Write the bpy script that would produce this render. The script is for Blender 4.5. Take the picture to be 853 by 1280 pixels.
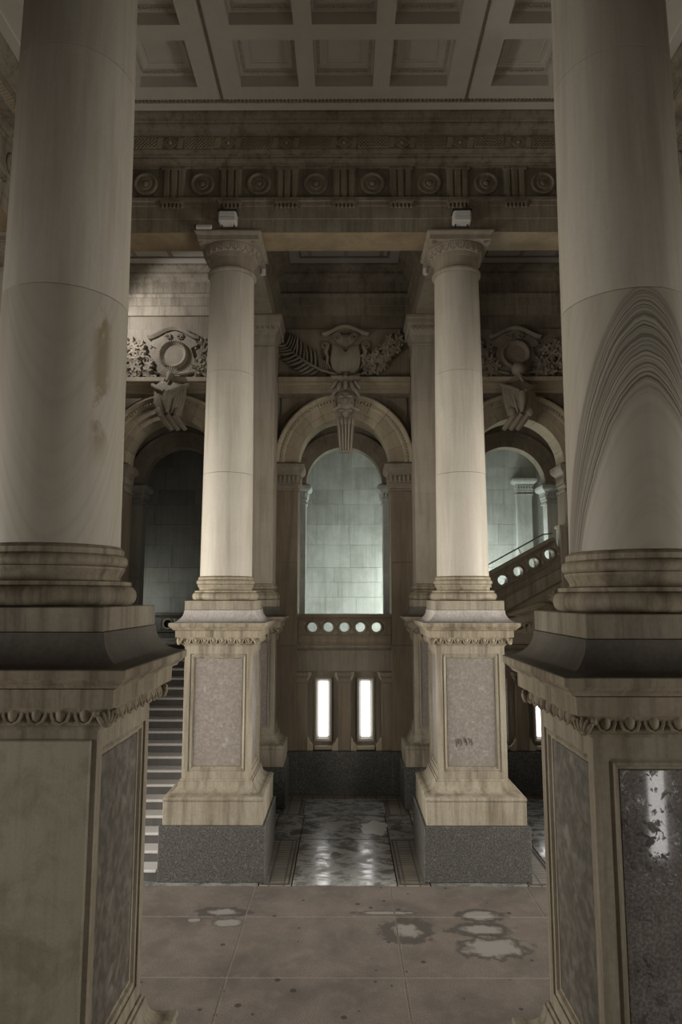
import bpy, bmesh, math, random
from mathutils import Vector, Matrix, noise as mnoise
random.seed(7)
for o in list(bpy.data.objects): bpy.data.objects.remove(o)
scene = bpy.context.scene
C = scene.collection
R = math.radians
PI = math.pi

# ------------------------------------------------------------------ camera
cam_d = bpy.data.cameras.new('camera')
cam_d.sensor_fit = 'VERTICAL'; cam_d.sensor_height = 36.0; cam_d.sensor_width = 24.0
cam_d.lens = 24.0
cam_d.clip_start = 0.05; cam_d.clip_end = 400
cam = bpy.data.objects.new('camera', cam_d); C.objects.link(cam)
cam.location = (0.0, 0.0, 4.15)
cam.rotation_euler = (R(90 + 7.081), 0, R(0.28))
scene.camera = cam

# ------------------------------------------------------------------ world, lights, exposure
world = bpy.data.worlds.new('overcast'); scene.world = world
world.use_nodes = True
bg = world.node_tree.nodes['Background']
bg.inputs[0].default_value = (1.0, 0.97, 0.92, 1)
bg.inputs[1].default_value = 0.09
scene.view_settings.view_transform = 'Standard'
scene.view_settings.look = 'None'
scene.view_settings.gamma = 1.0
scene.view_settings.use_curve_mapping = False
scene.view_settings.exposure = -0.2

def area_light(name, loc, target, sx, sy, power, col):
    d = bpy.data.lights.new(name, 'AREA'); d.shape = 'RECTANGLE'; d.size = sx; d.size_y = sy
    d.energy = power; d.color = col
    o = bpy.data.objects.new(name, d); C.objects.link(o)
    o.location = loc
    o.rotation_euler = (Vector(target) - Vector(loc)).to_track_quat('-Z', 'Y').to_euler()
    return o
# daylight entering through the two open ends of the passage
for sd_, pw in ((-1, 1.0), (1, .92)):
    a_ = area_light('daylight_passage', (sd_ * 9.6, 8.0, 3.3), (0, 11.0, 3.2), 4.6, 3.8, 365 * pw, (1.0, 0.965, 0.87))
    a_.data.spread = R(95)
    area_light('daylight_aisle', (sd_ * 9.6, 1.8, 2.9), (0, 4.6, 2.4), 4.4, 2.8, 330 * pw, (1.0, 0.965, 0.87))

# ------------------------------------------------------------------ materials
MAT = {}
def nt(name):
    m = bpy.data.materials.new(name); m.use_nodes = True
    t = m.node_tree; b = t.nodes['Principled BSDF']
    MAT[name] = m
    return m, t, b
def N(t, kind, **kw):
    n = t.nodes.new(kind)
    for k, v in kw.items():
        if k.startswith('i_'):
            n.inputs[int(k[2:])].default_value = v
        else:
            setattr(n, k, v)
    return n
def L(t, a, b): t.links.new(a, b)
def math_n(t, op, a, b=None, c=None):
    n = t.nodes.new('ShaderNodeMath'); n.operation = op
    for i, v in enumerate((a, b, c)):
        if v is None: continue
        if isinstance(v, (int, float)): n.inputs[i].default_value = v
        else: L(t, v, n.inputs[i])
    return n.outputs[0]
def mixc(t, fac, a, b, mode='MIX'):
    n = t.nodes.new('ShaderNodeMix'); n.data_type = 'RGBA'; n.blend_type = mode
    n.clamp_factor = True
    for sock, v in ((n.inputs[0], fac), (n.inputs[6], a), (n.inputs[7], b)):
        if isinstance(v, (int, float)): sock.default_value = v
        elif isinstance(v, tuple): sock.default_value = (v[0], v[1], v[2], 1)
        else: L(t, v, sock)
    return n.outputs[2]
def noise(t, vec, scale, detail=4, rough=.55, dist=0):
    n = N(t, 'ShaderNodeTexNoise'); n.inputs['Scale'].default_value = scale
    n.inputs['Detail'].default_value = detail; n.inputs['Roughness'].default_value = rough
    n.inputs['Distortion'].default_value = dist
    L(t, vec, n.inputs['Vector']); return n.outputs['Fac']
def ramp(t, fac, lo, hi):
    n = N(t, 'ShaderNodeMapRange'); n.inputs[1].default_value = lo; n.inputs[2].default_value = hi
    L(t, fac, n.inputs[0]); n.clamp = True; return n.outputs[0]
def mapped(t, vec, s, loc=(0, 0, 0)):
    n = N(t, 'ShaderNodeMapping'); n.inputs['Scale'].default_value = s; n.inputs['Location'].default_value = loc
    L(t, vec, n.inputs['Vector']); return n.outputs[0]
def bump(t, b, h, strength, dist=.01):
    n = N(t, 'ShaderNodeBump'); n.inputs['Strength'].default_value = strength; n.inputs['Distance'].default_value = dist
    L(t, h, n.inputs['Height']); L(t, n.outputs[0], b.inputs['Normal'])
def stone(name, base, stain, streak=.5, blotch=.5, fine=.25, rough=.6, var=.18, bmp=.25, warm=None, sz=1.0):
    """weathered stone: vertical streaks, blotches, fine grain; tone varies from block to block"""
    m, t, b = nt(name)
    g = N(t, 'ShaderNodeNewGeometry'); pos = g.outputs['Position']
    n1 = noise(t, mapped(t, pos, (7 * sz, 7 * sz, .55 * sz)), 1.0, 5, .6, .3)
    n2 = noise(t, pos, 1.3 * sz, 5, .6, .4)
    n3 = noise(t, pos, 34 * sz, 3, .6)
    s1 = ramp(t, n1, .47, .72); s2 = ramp(t, n2, .45, .75)
    c = mixc(t, math_n(t, 'MULTIPLY', s1, streak), base, stain)
    c = mixc(t, math_n(t, 'MULTIPLY', s2, blotch), c, warm or stain)
    n4 = noise(t, mapped(t, pos, (26 * sz, 26 * sz, 1.6 * sz)), 1.0, 4, .65, .2)
    c = mixc(t, math_n(t, 'MULTIPLY', ramp(t, n4, .48, .70), streak * .45), c, stain)
    oi = N(t, 'ShaderNodeObjectInfo')
    v = math_n(t, 'MULTIPLY_ADD', oi.outputs['Random'], var * 2, 1 - var)
    f = math_n(t, 'MULTIPLY_ADD', n3, fine * 2, 1 - fine)
    vv = math_n(t, 'MULTIPLY', v, f)
    h = N(t, 'ShaderNodeHueSaturation'); L(t, c, h.inputs['Color']); L(t, vv, h.inputs['Value'])
    L(t, h.outputs[0], b.inputs['Base Color'])
    b.inputs['Roughness'].default_value = rough
    b.inputs['Specular IOR Level'].default_value = .3
    hh = math_n(t, 'ADD', math_n(t, 'MULTIPLY', n3, .5), math_n(t, 'MULTIPLY', n1, .6))
    bump(t, b, hh, bmp, .012)
    return m
stone('limestone', (.37, .325, .255), (.115, .09, .062), .8, .55, .22, .62, .06, .25, (.22, .17, .11))
stone('moulded_limestone', (.36, .305, .225), (.085, .062, .04), .85, .45, .22, .6, .06, .25, (.18, .135, .085))
stone('shaft_marble', (.56, .51, .44), (.36, .31, .25), .55, .45, .08, .5, .05, .1, (.42, .37, .30))
stone('pilaster_marble', (.40, .35, .285), (.23, .19, .14), .6, .5, .1, .55, .06, .12, (.27, .22, .16))
stone('pier_stone', (.25, .20, .145), (.11, .085, .058), .6, .5, .15, .55, .05, .15, (.15, .115, .08))
stone('arch_stone', (.44, .375, .275), (.22, .18, .125), .35, .5, .15, .6, .12, .15, (.30, .25, .18))
stone('wall_stone', (.26, .22, .17), (.10, .08, .06), .5, .6, .2, .65, .07, .2, (.15, .12, .09))
stone('carved_stone', (.32, .275, .215), (.085, .07, .055), .3, .7, .3, .7, .05, .3, (.12, .10, .075))
stone('entablature_stone', (.34, .295, .23), (.075, .058, .042), .6, .6, .25, .65, .05, .25, (.11, .085, .06))
stone('frieze_stone', (.30, .26, .21), (.10, .083, .065), .6, .6, .25, .65, .05, .25, (.08, .066, .05))
stone('soffit_stone', (.40, .31, .20), (.16, .115, .07), .2, .8, .2, .55, .04, .1, (.20, .145, .085), 1.4)
stone('dark_stone', (.11, .095, .08), (.045, .038, .032), .5, .5, .2, .6, .05, .2)
stone('ceiling_paint', (.66, .63, .57), (.57, .53, .47), .3, .5, .04, .8, .02, .03)
stone('aisle_ceiling', (.55, .53, .49), (.45, .42, .38), .3, .5, .04, .8, .02, .03)
stone('coffer_shadow_paint', (.27, .24, .2), (.2, .175, .14), .3, .5, .05, .8, .02, .05)
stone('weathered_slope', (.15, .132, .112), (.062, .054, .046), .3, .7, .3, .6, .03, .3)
stone('pale_slope', (.52, .475, .45), (.10, .088, .078), .2, .55, .5, .8, .03, .3)  # paler copy of the slope stone for the mid pedestals
stone('lit_tread_stone', (.74, .71, .70), (.55, .52, .51), .2, .5, .15, .55, .05, .1)  # same stone as the risers, light from above put into the colour
stone('shaded_riser_stone', (.14, .13, .125), (.075, .07, .066), .5, .5, .2, .6, .08, .1)  # same stone as the treads, shade put into the colour
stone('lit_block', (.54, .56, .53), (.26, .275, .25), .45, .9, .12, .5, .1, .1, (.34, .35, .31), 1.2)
stone('dim_block', (.30, .285, .25), (.16, .15, .13), .45, .75, .15, .6, .12, .1, (.19, .175, .15), 1.2)  # darker copy of the stair hall ashlar: step bay shade put into the colour

def granite(name, base, dark, light, scale=140, rough=.35, var=.03):
    m, t, b = nt(name)
    g = N(t, 'ShaderNodeNewGeometry'); pos = g.outputs['Position']
    n1 = noise(t, pos, scale, 3, .7); n2 = noise(t, pos, 2.2, 5, .6, .3); n3 = noise(t, pos, scale * .45, 2, .6)
    c = mixc(t, ramp(t, n1, .42, .62), dark, base)
    c = mixc(t, ramp(t, n3, .6, .72), c, light)
    c = mixc(t, math_n(t, 'MULTIPLY', ramp(t, n2, .45, .72), .45), c, dark)
    oi = N(t, 'ShaderNodeObjectInfo')
    h = N(t, 'ShaderNodeHueSaturation'); L(t, c, h.inputs['Color'])
    L(t, math_n(t, 'MULTIPLY_ADD', oi.outputs['Random'], var * 2, 1 - var), h.inputs['Value'])
    L(t, h.outputs[0], b.inputs['Base Color'])
    L(t, math_n(t, 'MULTIPLY_ADD', n2, .3, rough - .12), b.inputs['Roughness'])
    bump(t, b, n1, .15, .004)
    return m
granite('grey_granite', (.15, .142, .132), (.05, .047, .043), (.20, .19, .178), 48, .5)
granite('pink_panel', (.30, .262, .235), (.225, .19, .168), (.36, .325, .295), 24, .5)

# polished panel with chips (pits)
m, t, b = nt('polished_panel')
g = N(t, 'ShaderNodeNewGeometry'); pos = g.outputs['Position']
n1 = noise(t, pos, 55, 3, .7); n2 = noise(t, pos, 3.0, 6, .65, .3); n3 = noise(t, pos, 16, 4, .7, .5)
c = mixc(t, ramp(t, n1, .4, .65), (.17, .155, .145), (.33, .31, .295))
c = mixc(t, math_n(t, 'MULTIPLY', ramp(t, n2, .42, .7), .6), c, (.075, .062, .055))
pit = math_n(t, 'MULTIPLY', ramp(t, n3, .54, .60), ramp(t, n2, .40, .54))
c = mixc(t, pit, c, (.05, .035, .028))
L(t, c, b.inputs['Base Color'])
L(t, math_n(t, 'ADD', math_n(t, 'MULTIPLY_ADD', n2, .06, .02), math_n(t, 'MULTIPLY', pit, .5)), b.inputs['Roughness'])
b.inputs['Specular IOR Level'].default_value = .9
bump(t, b, math_n(t, 'MULTIPLY', pit, -1.0), .25, .004)

# bedded grey slab panel (inner sides of the big pedestals)
granite('grey_slab', (.20, .18, .155), (.10, .088, .075), (.26, .235, .205), 11, .5)
# yellow stained front slab
stone('stained_slab', (.44, .41, .32), (.16, .135, .085), .25, .9, .2, .5, .03, .12, (.20, .165, .10), 2.2)

# column marble with arched eroded bedding (object coordinates of the drum)
def banded_shaft(name, z0, z1, k, ang0, stain_side):
    m, t, b = nt(name)
    tc = N(t, 'ShaderNodeTexCoord'); sx = N(t, 'ShaderNodeSeparateXYZ'); L(t, tc.outputs['Object'], sx.inputs[0])
    pos = tc.outputs['Object']
    ang = math_n(t, 'ARCTAN2', sx.outputs[0], math_n(t, 'MULTIPLY', sx.outputs[1], -1.0))   # 0 facing -Y
    da = math_n(t, 'ABSOLUTE', math_n(t, 'SUBTRACT', ang, ang0))
    curve = math_n(t, 'MULTIPLY', math_n(t, 'POWER', da, 1.75), k)
    wob = noise(t, mapped(t, pos, (2.2, 2.2, 1.2)), 1.0, 4, .55)
    f = math_n(t, 'ADD', math_n(t, 'ADD', sx.outputs[2], curve), math_n(t, 'MULTIPLY', wob, .16))
    cv = N(t, 'ShaderNodeCombineXYZ'); L(t, f, cv.inputs[0])
    lines = noise(t, mapped(t, cv.outputs[0], (1, 1, 1)), 30, 5, .8)
    lines2 = noise(t, mapped(t, cv.outputs[0], (1, 1, 1), (4, 0, 0)), 7, 3, .6)
    mask = math_n(t, 'MULTIPLY', ramp(t, f, z0, z0 + .14), math_n(t, 'SUBTRACT', 1.0, ramp(t, f, z1 - .18, z1)))
    li = math_n(t, 'MULTIPLY', math_n(t, 'MULTIPLY', ramp(t, lines, .47, .58), mask), .95)
    n1 = noise(t, mapped(t, pos, (5, 5, .5)), 1.0, 5, .6, .3)
    n2 = noise(t, pos, 2.0, 5, .6, .3)
    c = mixc(t, math_n(t, 'MULTIPLY', ramp(t, n1, .45, .72), .5), (.50, .455, .385), (.36, .31, .25))
    c = mixc(t, math_n(t, 'MULTIPLY', ramp(t, lines2, .48, .62), .28), c, (.33, .29, .235))
    if stain_side is not None:
        ds = math_n(t, 'ABSOLUTE', math_n(t, 'SUBTRACT', ang, stain_side))
        ms = math_n(t, 'MULTIPLY', math_n(t, 'SUBTRACT', 1.0, ramp(t, ds, .06, .22)), ramp(t, noise(t, mapped(t, pos, (4, 4, 2.6), (3.1, 0, .4)), 1.0, 4, .6, .4), .44, .52))
        zz = math_n(t, 'MULTIPLY', ramp(t, sx.outputs[2], .5, .75), math_n(t, 'SUBTRACT', 1.0, ramp(t, sx.outputs[2], 2.0, 2.3)))
        c = mixc(t, math_n(t, 'MULTIPLY', math_n(t, 'MULTIPLY', ms, zz), .75), c, (.23, .175, .095))
    c = mixc(t, li, c, (.11, .085, .06))
    L(t, c, b.inputs['Base Color']); b.inputs['Roughness'].default_value = .5
    b.inputs['Specular IOR Level'].default_value = .35
    bump(t, b, math_n(t, 'SUBTRACT', math_n(t, 'MULTIPLY', n2, .06), li), .55, .012)
    return m
banded_shaft('grooved_shaft_marble', 1.02, 1.86, .73, -.1, None)
banded_shaft('stained_shaft_marble', 7.0, 8.0, -.8, .3, 1.0)

def plain(name, col, rough=.5, metal=0, emit=None, es=0):
    m, t, b = nt(name)
    g = N(t, 'ShaderNodeNewGeometry')
    n1 = noise(t, g.outputs['Position'], 25, 3, .6)
    c = mixc(t, math_n(t, 'MULTIPLY', n1, .35), col, tuple(x * .6 for x in col))
    L(t, c, b.inputs['Base Color'])
    b.inputs['Roughness'].default_value = rough; b.inputs['Metallic'].default_value = metal
    if emit:
        b.inputs['Emission Color'].default_value = (*emit, 1); b.inputs['Emission Strength'].default_value = es
    return m
plain('white_enamel', (.72, .70, .66), .45)
plain('dark_metal', (.04, .04, .04), .5, .6)
plain('lamp_glass', (.8, .8, .78), .3)
plain('lit_window', (.9, .9, .9), .4, 0, (1, .98, .95), 5.0)
plain('lit_lamp', (.9, .9, .9), .4, 0, (.92, 1, .97), 20.0)
plain('window_frame_stone', (.34, .31, .27), .5)
plain('steel', (.35, .36, .36), .35, .8)

# pavement: brown-grey aggregate with gum spots and damp patches
m, t, b = nt('pavement')
g = N(t, 'ShaderNodeNewGeometry'); pos = g.outputs['Position']
sx = N(t, 'ShaderNodeSeparateXYZ'); L(t, pos, sx.inputs[0])
n1 = noise(t, pos, 70, 3, .7); n2 = noise(t, pos, 1.2, 5, .6, .3); n3 = noise(t, pos, 6, 4, .6, .3)
c = mixc(t, ramp(t, n1, .35, .7), (.15, .124, .108), (.33, .282, .252))
c = mixc(t, math_n(t, 'MULTIPLY', ramp(t, n2, .40, .66), .7), c, (.115, .097, .084))
c = mixc(t, math_n(t, 'MULTIPLY', ramp(t, n3, .5, .75), .4), c, (.31, .265, .235))
vo = N(t, 'ShaderNodeTexVoronoi'); vo.inputs['Scale'].default_value = 5.5; L(t, pos, vo.inputs['Vector'])
vo.inputs['Randomness'].default_value = 1
wn = N(t, 'ShaderNodeSeparateColor'); L(t, vo.outputs['Color'], wn.inputs[0])
spot = math_n(t, 'LESS_THAN', vo.outputs['Distance'], math_n(t, 'MULTIPLY', math_n(t, 'POWER', wn.outputs[0], 3.0), .20))
c = mixc(t, math_n(t, 'MULTIPLY', spot, .8), c, (.045, .04, .038))
wetall = None
for (px, py, rx, ry, core) in ((.78, 9.13, .36, .40, .45), (1.79, 9.55, .36, .20, .62), (1.72, 9.17, .44, .20, .6), (1.78, 8.72, .50, .30, .72), (-1.62, 9.62, .42, .16, .55), (-1.50, 9.33, .24, .12, .8), (-1.95, 9.40, .1, .07, .8), (.55, 9.62, .5, .06, .7)):
    dx = math_n(t, 'DIVIDE', math_n(t, 'SUBTRACT', sx.outputs[0], px), rx)
    dy = math_n(t, 'DIVIDE', math_n(t, 'SUBTRACT', sx.outputs[1], py), ry)
    dd = math_n(t, 'SQRT', math_n(t, 'ADD', math_n(t, 'MULTIPLY', dx, dx), math_n(t, 'MULTIPLY', dy, dy)))
    dd = math_n(t, 'ADD', dd, math_n(t, 'MULTIPLY_ADD', n3, 1.1, -.55))
    wet = math_n(t, 'SUBTRACT', 1.0, ramp(t, dd, .85, 1.0))
    cor = math_n(t, 'SUBTRACT', 1.0, ramp(t, dd, core - .18, core + .06))
    c = mixc(t, math_n(t, 'MULTIPLY', wet, .8), c, (.085, .078, .072))
    c = mixc(t, math_n(t, 'MULTIPLY', cor, .9), c, (.36, .335, .315))  # pale core paints in the reflection off the standing water
L(t, c, b.inputs['Base Color'])
b.inputs['Roughness'].default_value = .62
b.inputs['Specular IOR Level'].default_value = .35
bump(t, b, n1, .3, .006)
plain('joint_mortar', (.34, .29, .245), .9)
plain('dark_joint', (.05, .045, .04), .9)

# inner floor: dark worn slate-marble, partly glossy; glare painted into its pale patches
m, t, b = nt('worn_marble_floor')
g = N(t, 'ShaderNodeNewGeometry'); pos = g.outputs['Position']
n1 = noise(t, mapped(t, pos, (2.6, 4.2, 1)), 1.0, 9, .78, .5); n2 = noise(t, pos, 40, 3, .6); n3 = noise(t, pos, .9, 3, .5)
wear_glare = ramp(t, n1, .38, .68)
c = mixc(t, wear_glare, (.13, .13, .124), (.50, .50, .475))
c = mixc(t, math_n(t, 'MULTIPLY', n2, .3), c, (.05, .05, .05))
oi = N(t, 'ShaderNodeObjectInfo')
h = N(t, 'ShaderNodeHueSaturation'); L(t, c, h.inputs['Color']); L(t, math_n(t, 'MULTIPLY_ADD', oi.outputs['Random'], .3, .85), h.inputs['Value'])
L(t, h.outputs[0], b.inputs['Base Color'])
L(t, math_n(t, 'MULTIPLY_ADD', ramp(t, n1, .42, .58), .32, .12), b.inputs['Roughness'])
b.inputs['Specular IOR Level'].default_value = .6
bump(t, b, n1, .06, .01)
m, t, b = nt('mosaic')
g = N(t, 'ShaderNodeNewGeometry'); pos = g.outputs['Position']
br = N(t, 'ShaderNodeTexBrick'); br.inputs['Scale'].default_value = 1.0
br.inputs['Brick Width'].default_value = .22; br.inputs['Row Height'].default_value = .055; br.inputs['Mortar Size'].default_value = .014
br.offset = 0
br.inputs['Color1'].default_value = (.50, .43, .33, 1); br.inputs['Color2'].default_value = (.36, .32, .26, 1); br.inputs['Mortar'].default_value = (.085, .08, .075, 1)
L(t, pos, br.inputs['Vector'])
n1 = noise(t, pos, 3, 4, .6)
c = mixc(t, math_n(t, 'MULTIPLY', ramp(t, n1, .4, .7), .5), br.outputs[0], (.10, .09, .075))
L(t, c, b.inputs['Base Color']); b.inputs['Roughness'].default_value = .4
m, t, b = nt('puddle_glare')
b.inputs['Base Color'].default_value = (.80, .81, .80, 1); b.inputs['Roughness'].default_value = .25  # near-white colour stands in for glare reflected by the water
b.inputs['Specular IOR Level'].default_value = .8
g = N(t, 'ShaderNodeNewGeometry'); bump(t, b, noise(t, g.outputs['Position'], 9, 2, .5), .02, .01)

# ------------------------------------------------------------------ geometry helpers
class MB:
    def __init__(s): s.v = []; s.f = []
    def add(s, vs, fs):
        k = len(s.v); s.v += [tuple(p) for p in vs]; s.f += [tuple(i + k for i in f) for f in fs]; return s
    def box(s, x0, x1, y0, y1, z0, z1):
        return s.add([(x0, y0, z0), (x1, y0, z0), (x1, y1, z0), (x0, y1, z0), (x0, y0, z1), (x1, y0, z1), (x1, y1, z1), (x0, y1, z1)],
                     [(0, 3, 2, 1), (4, 5, 6, 7), (0, 1, 5, 4), (1, 2, 6, 5), (2, 3, 7, 6), (3, 0, 4, 7)])
    def cbox(s, x0, x1, y0, y1, z0, z1, c):
        """box with chamfered edges"""
        cx, cy, cz = (x0 + x1) / 2, (y0 + y1) / 2, (z0 + z1) / 2
        hx, hy, hz = (x1 - x0) / 2, (y1 - y0) / 2, (z1 - z0) / 2
        bm = bmesh.new(); bmesh.ops.create_cube(bm, size=1, matrix=Matrix.Diagonal((2 * hx, 2 * hy, 2 * hz, 1)))
        bmesh.ops.bevel(bm, geom=bm.edges[:], offset=c, segments=1, affect='EDGES')
        bm.verts.ensure_lookup_table()
        vs = [(v.co.x + cx, v.co.y + cy, v.co.z + cz) for v in bm.verts]
        fs = [tuple(v.index for v in f.verts) for f in bm.faces]; bm.free()
        return s.add(vs, fs)
    def lathe(s, prof, n=48, c=(0, 0), caps=True):
        k = len(prof); vs = []; fs = []
        for i in range(n):
            a = 2 * PI * i / n
            for r, z in prof: vs.append((c[0] + r * math.cos(a), c[1] + r * math.sin(a), z))
        for i in range(n):
            j = (i + 1) % n
            for q in range(k - 1): fs.append((i * k + q, j * k + q, j * k + q + 1, i * k + q + 1))
        if caps:
            fs.append(tuple(i * k for i in range(n))[::-1]); fs.append(tuple(i * k + k - 1 for i in range(n)))
        return s.add(vs, fs)
    def ring(s, prof, cx=0, cy=0, hx=0, hy=0, closed=False, caps=True):
        """profile (outward offset, z) swept round a rectangle with mitred corners"""
        k = len(prof); vs = []; fs = []
        for sx_, sy_ in ((-1, -1), (1, -1), (1, 1), (-1, 1)):
            for o, z in prof: vs.append((cx + sx_ * (hx + o), cy + sy_ * (hy + o), z))
        for i in range(4):
            j = (i + 1) % 4
            for q in range(k if closed else k - 1):
                w = (q + 1) % k; fs.append((i * k + q, j * k + q, j * k + w, i * k + w))
        if caps and not closed:
            fs.append(tuple(i * k for i in range(4))[::-1]); fs.append(tuple(i * k + k - 1 for i in range(4)))
        return s.add(vs, fs)
    def extx(s, prof, x0, x1):
        """closed profile (y, z) pulled along x"""
        k = len(prof)
        vs = [(x0, y, z) for y, z in prof] + [(x1, y, z) for y, z in prof]
        fs = [(q, (q + 1) % k, k + (q + 1) % k, k + q) for q in range(k)]
        fs += [tuple(range(k))[::-1], tuple(range(k, 2 * k))]
        return s.add(vs, fs)
    def exty(s, poly, y0, y1):
        """closed outline (x, z) given thickness in y"""
        k = len(poly)
        vs = [(x, y0, z) for x, z in poly] + [(x, y1, z) for x, z in poly]
        fs = [(q, (q + 1) % k, k + (q + 1) % k, k + q) for q in range(k)]
        fs += [tuple(range(k)), tuple(range(k, 2 * k))[::-1]]
        return s.add(vs, fs)
    def arc(s, prof, xc, zc, a0, a1, n):
        """closed profile (r, y) swept round an arch axis"""
        k = len(prof); vs = []; fs = []
        for i in range(n + 1):
            a = a0 + (a1 - a0) * i / n
            for r, y in prof: vs.append((xc + r * math.cos(a), y, zc + r * math.sin(a)))
        for i in range(n):
            for q in range(k):
                w = (q + 1) % k; fs.append((i * k + q, (i + 1) * k + q, (i + 1) * k + w, i * k + w))
        fs += [tuple(range(k)), tuple(n * k + q for q in range(k))[::-1]]
        return s.add(vs, fs)
    def ball(s, c, r, nu=10, nv=7, rot=None):
        vs = []; fs = []
        rx, ry, rz = r if isinstance(r, tuple) else (r, r, r)
        for j in range(1, nv):
            p = PI * j / nv
            for i in range(nu):
                a = 2 * PI * i / nu
                q = Vector((rx * math.sin(p) * math.cos(a), ry * math.sin(p) * math.sin(a), rz * math.cos(p)))
                if rot: q = rot @ q
                vs.append((c[0] + q.x, c[1] + q.y, c[2] + q.z))
        qt = Vector((0, 0, rz)); qb = Vector((0, 0, -rz))
        if rot: qt = rot @ qt; qb = rot @ qb
        T = len(vs); vs.append((c[0] + qt.x, c[1] + qt.y, c[2] + qt.z)); vs.append((c[0] + qb.x, c[1] + qb.y, c[2] + qb.z))
        for j in range(nv - 2):
            for i in range(nu):
                fs.append((j * nu + i, (j + 1) * nu + i, (j + 1) * nu + (i + 1) % nu, j * nu + (i + 1) % nu))
        for i in range(nu):
            fs.append((T, i, (i + 1) % nu)); fs.append((T + 1, (nv - 2) * nu + (i + 1) % nu, (nv - 2) * nu + i))
        return s.add(vs, fs)
    def tube(s, pts, rad, n=6):
        vs = []; fs = []
        pts = [Vector(p) for p in pts]
        for i, p in enumerate(pts):
            d = (pts[min(i + 1, len(pts) - 1)] - pts[max(i - 1, 0)]).normalized()
            u = d.orthogonal().normalized() if i == 0 else (u - d * u.dot(d)).normalized()
            w = d.cross(u)
            r = rad[i] if isinstance(rad, (list, tuple)) else rad
            for q in range(n):
                a = 2 * PI * q / n; vs.append(p + u * (r * math.cos(a)) + w * (r * math.sin(a)))
        for i in range(len(pts) - 1):
            for q in range(n): fs.append((i * n + q, i * n + (q + 1) % n, (i + 1) * n + (q + 1) % n, (i + 1) * n + q))
        fs += [tuple(range(n))[::-1], tuple((len(pts) - 1) * n + q for q in range(n))]
        return s.add(vs, fs)
    def xf(s, mat):
        s.v = [tuple(mat @ Vector(p)) for p in s.v]; return s
    def mesh(s, name, mat, smooth=0):
        me = bpy.data.meshes.new(name); me.from_pydata(s.v, [], s.f)
        bm = bmesh.new(); bm.from_mesh(me); bmesh.ops.recalc_face_normals(bm, faces=bm.faces); bm.to_mesh(me); bm.free()
        if smooth:
            me.shade_smooth(); me.set_sharp_from_angle(angle=R(smooth))
        me.materials.append(MAT[mat]); return me
    def build(s, name, mat, parent=None, smooth=0, loc=None, rot=None):
        return put(name, s.mesh(name, mat, smooth), parent, loc, rot)
def put(name, me, parent=None, loc=None, rot=None, mat=None, scale=None):
    o = bpy.data.objects.new(name, me); C.objects.link(o)
    if parent: o.parent = parent
    if loc: o.location = loc
    if rot: o.rotation_euler = rot
    if scale: o.scale = scale
    if mat:
        o.material_slots[0].link = 'OBJECT'; o.material_slots[0].material = MAT[mat]
    return o
def thing(name, label, cat, loc=(0, 0, 0), rz=0, group=None):
    o = bpy.data.objects.new(name, None); C.objects.link(o)
    o.empty_display_size = .2
    o.location = loc; o.rotation_euler = (0, 0, rz)
    tag(o, label, cat, group); return o
def tag(o, label, cat, group=None):
    o['label'] = label; o['category'] = cat
    if group: o['group'] = group
    return o
def struct(o, label=None):
    o['kind'] = 'structure'
    if label: o['label'] = label
    return o
def stuff(o): o['kind'] = 'stuff'; return o
def tor(r, dr, z0, z1, n=8):
    """half-round moulding bulging from r by dr"""
    return [(r + dr * math.sin(PI * i / n), z0 + (z1 - z0) * (1 - math.cos(PI * i / n)) / 2) for i in range(n + 1)]
def cyma(o0, z0, o1, z1, n=8):
    return [(o0 + (o1 - o0) * (1 - math.cos(PI * i / n)) / 2, z0 + (z1 - z0) * i / n) for i in range(n + 1)]
def cove(o0, z0, o1, z1, n=8, p=PI / 2):
    """quarter hollow"""
    return [(o0 + (o1 - o0) * math.sin(p * i / n), z0 + (z1 - z0) * (1 - math.cos(p * i / n))) for i in range(n + 1)]

COLX = 1.96; MIDY = 11.35; NEARY = 4.6
WY = 15.2           # face of the arcaded wall

# ------------------------------------------------------------------ floor
floor = struct(MB().box(-26, 26, -1.2, 10.47, -.35, -.006).build('floor', 'joint_mortar'), 'stone paved floor of the hall')
xs = [-7.18, -5.22, -3.26, -1.30, .66, 2.62, 4.58, 6.54]
ys = [-1.1, .9, 2.35, 3.8, 5.25, 6.65, 8.07, 9.505, 10.47]
for i in range(len(xs) - 1):
    for j in range(len(ys) - 1):
        gx = .011
        MB().cbox(xs[i] + gx, xs[i + 1] - gx, ys[j] + .009, ys[j + 1] - .009, -.05, 0, .006).build('paving_slab', 'pavement', floor)
for x0, x1 in ((-26, -7.2), (6.56, 26)):
    MB().box(x0, x1, -1.1, 10.47, -.05, 0).build('outer_paving', 'pavement', floor)
MB().box(-6, 6, 10.47, 15.6, -.35, -.03).build('bedding', 'dark_joint', floor)
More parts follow.
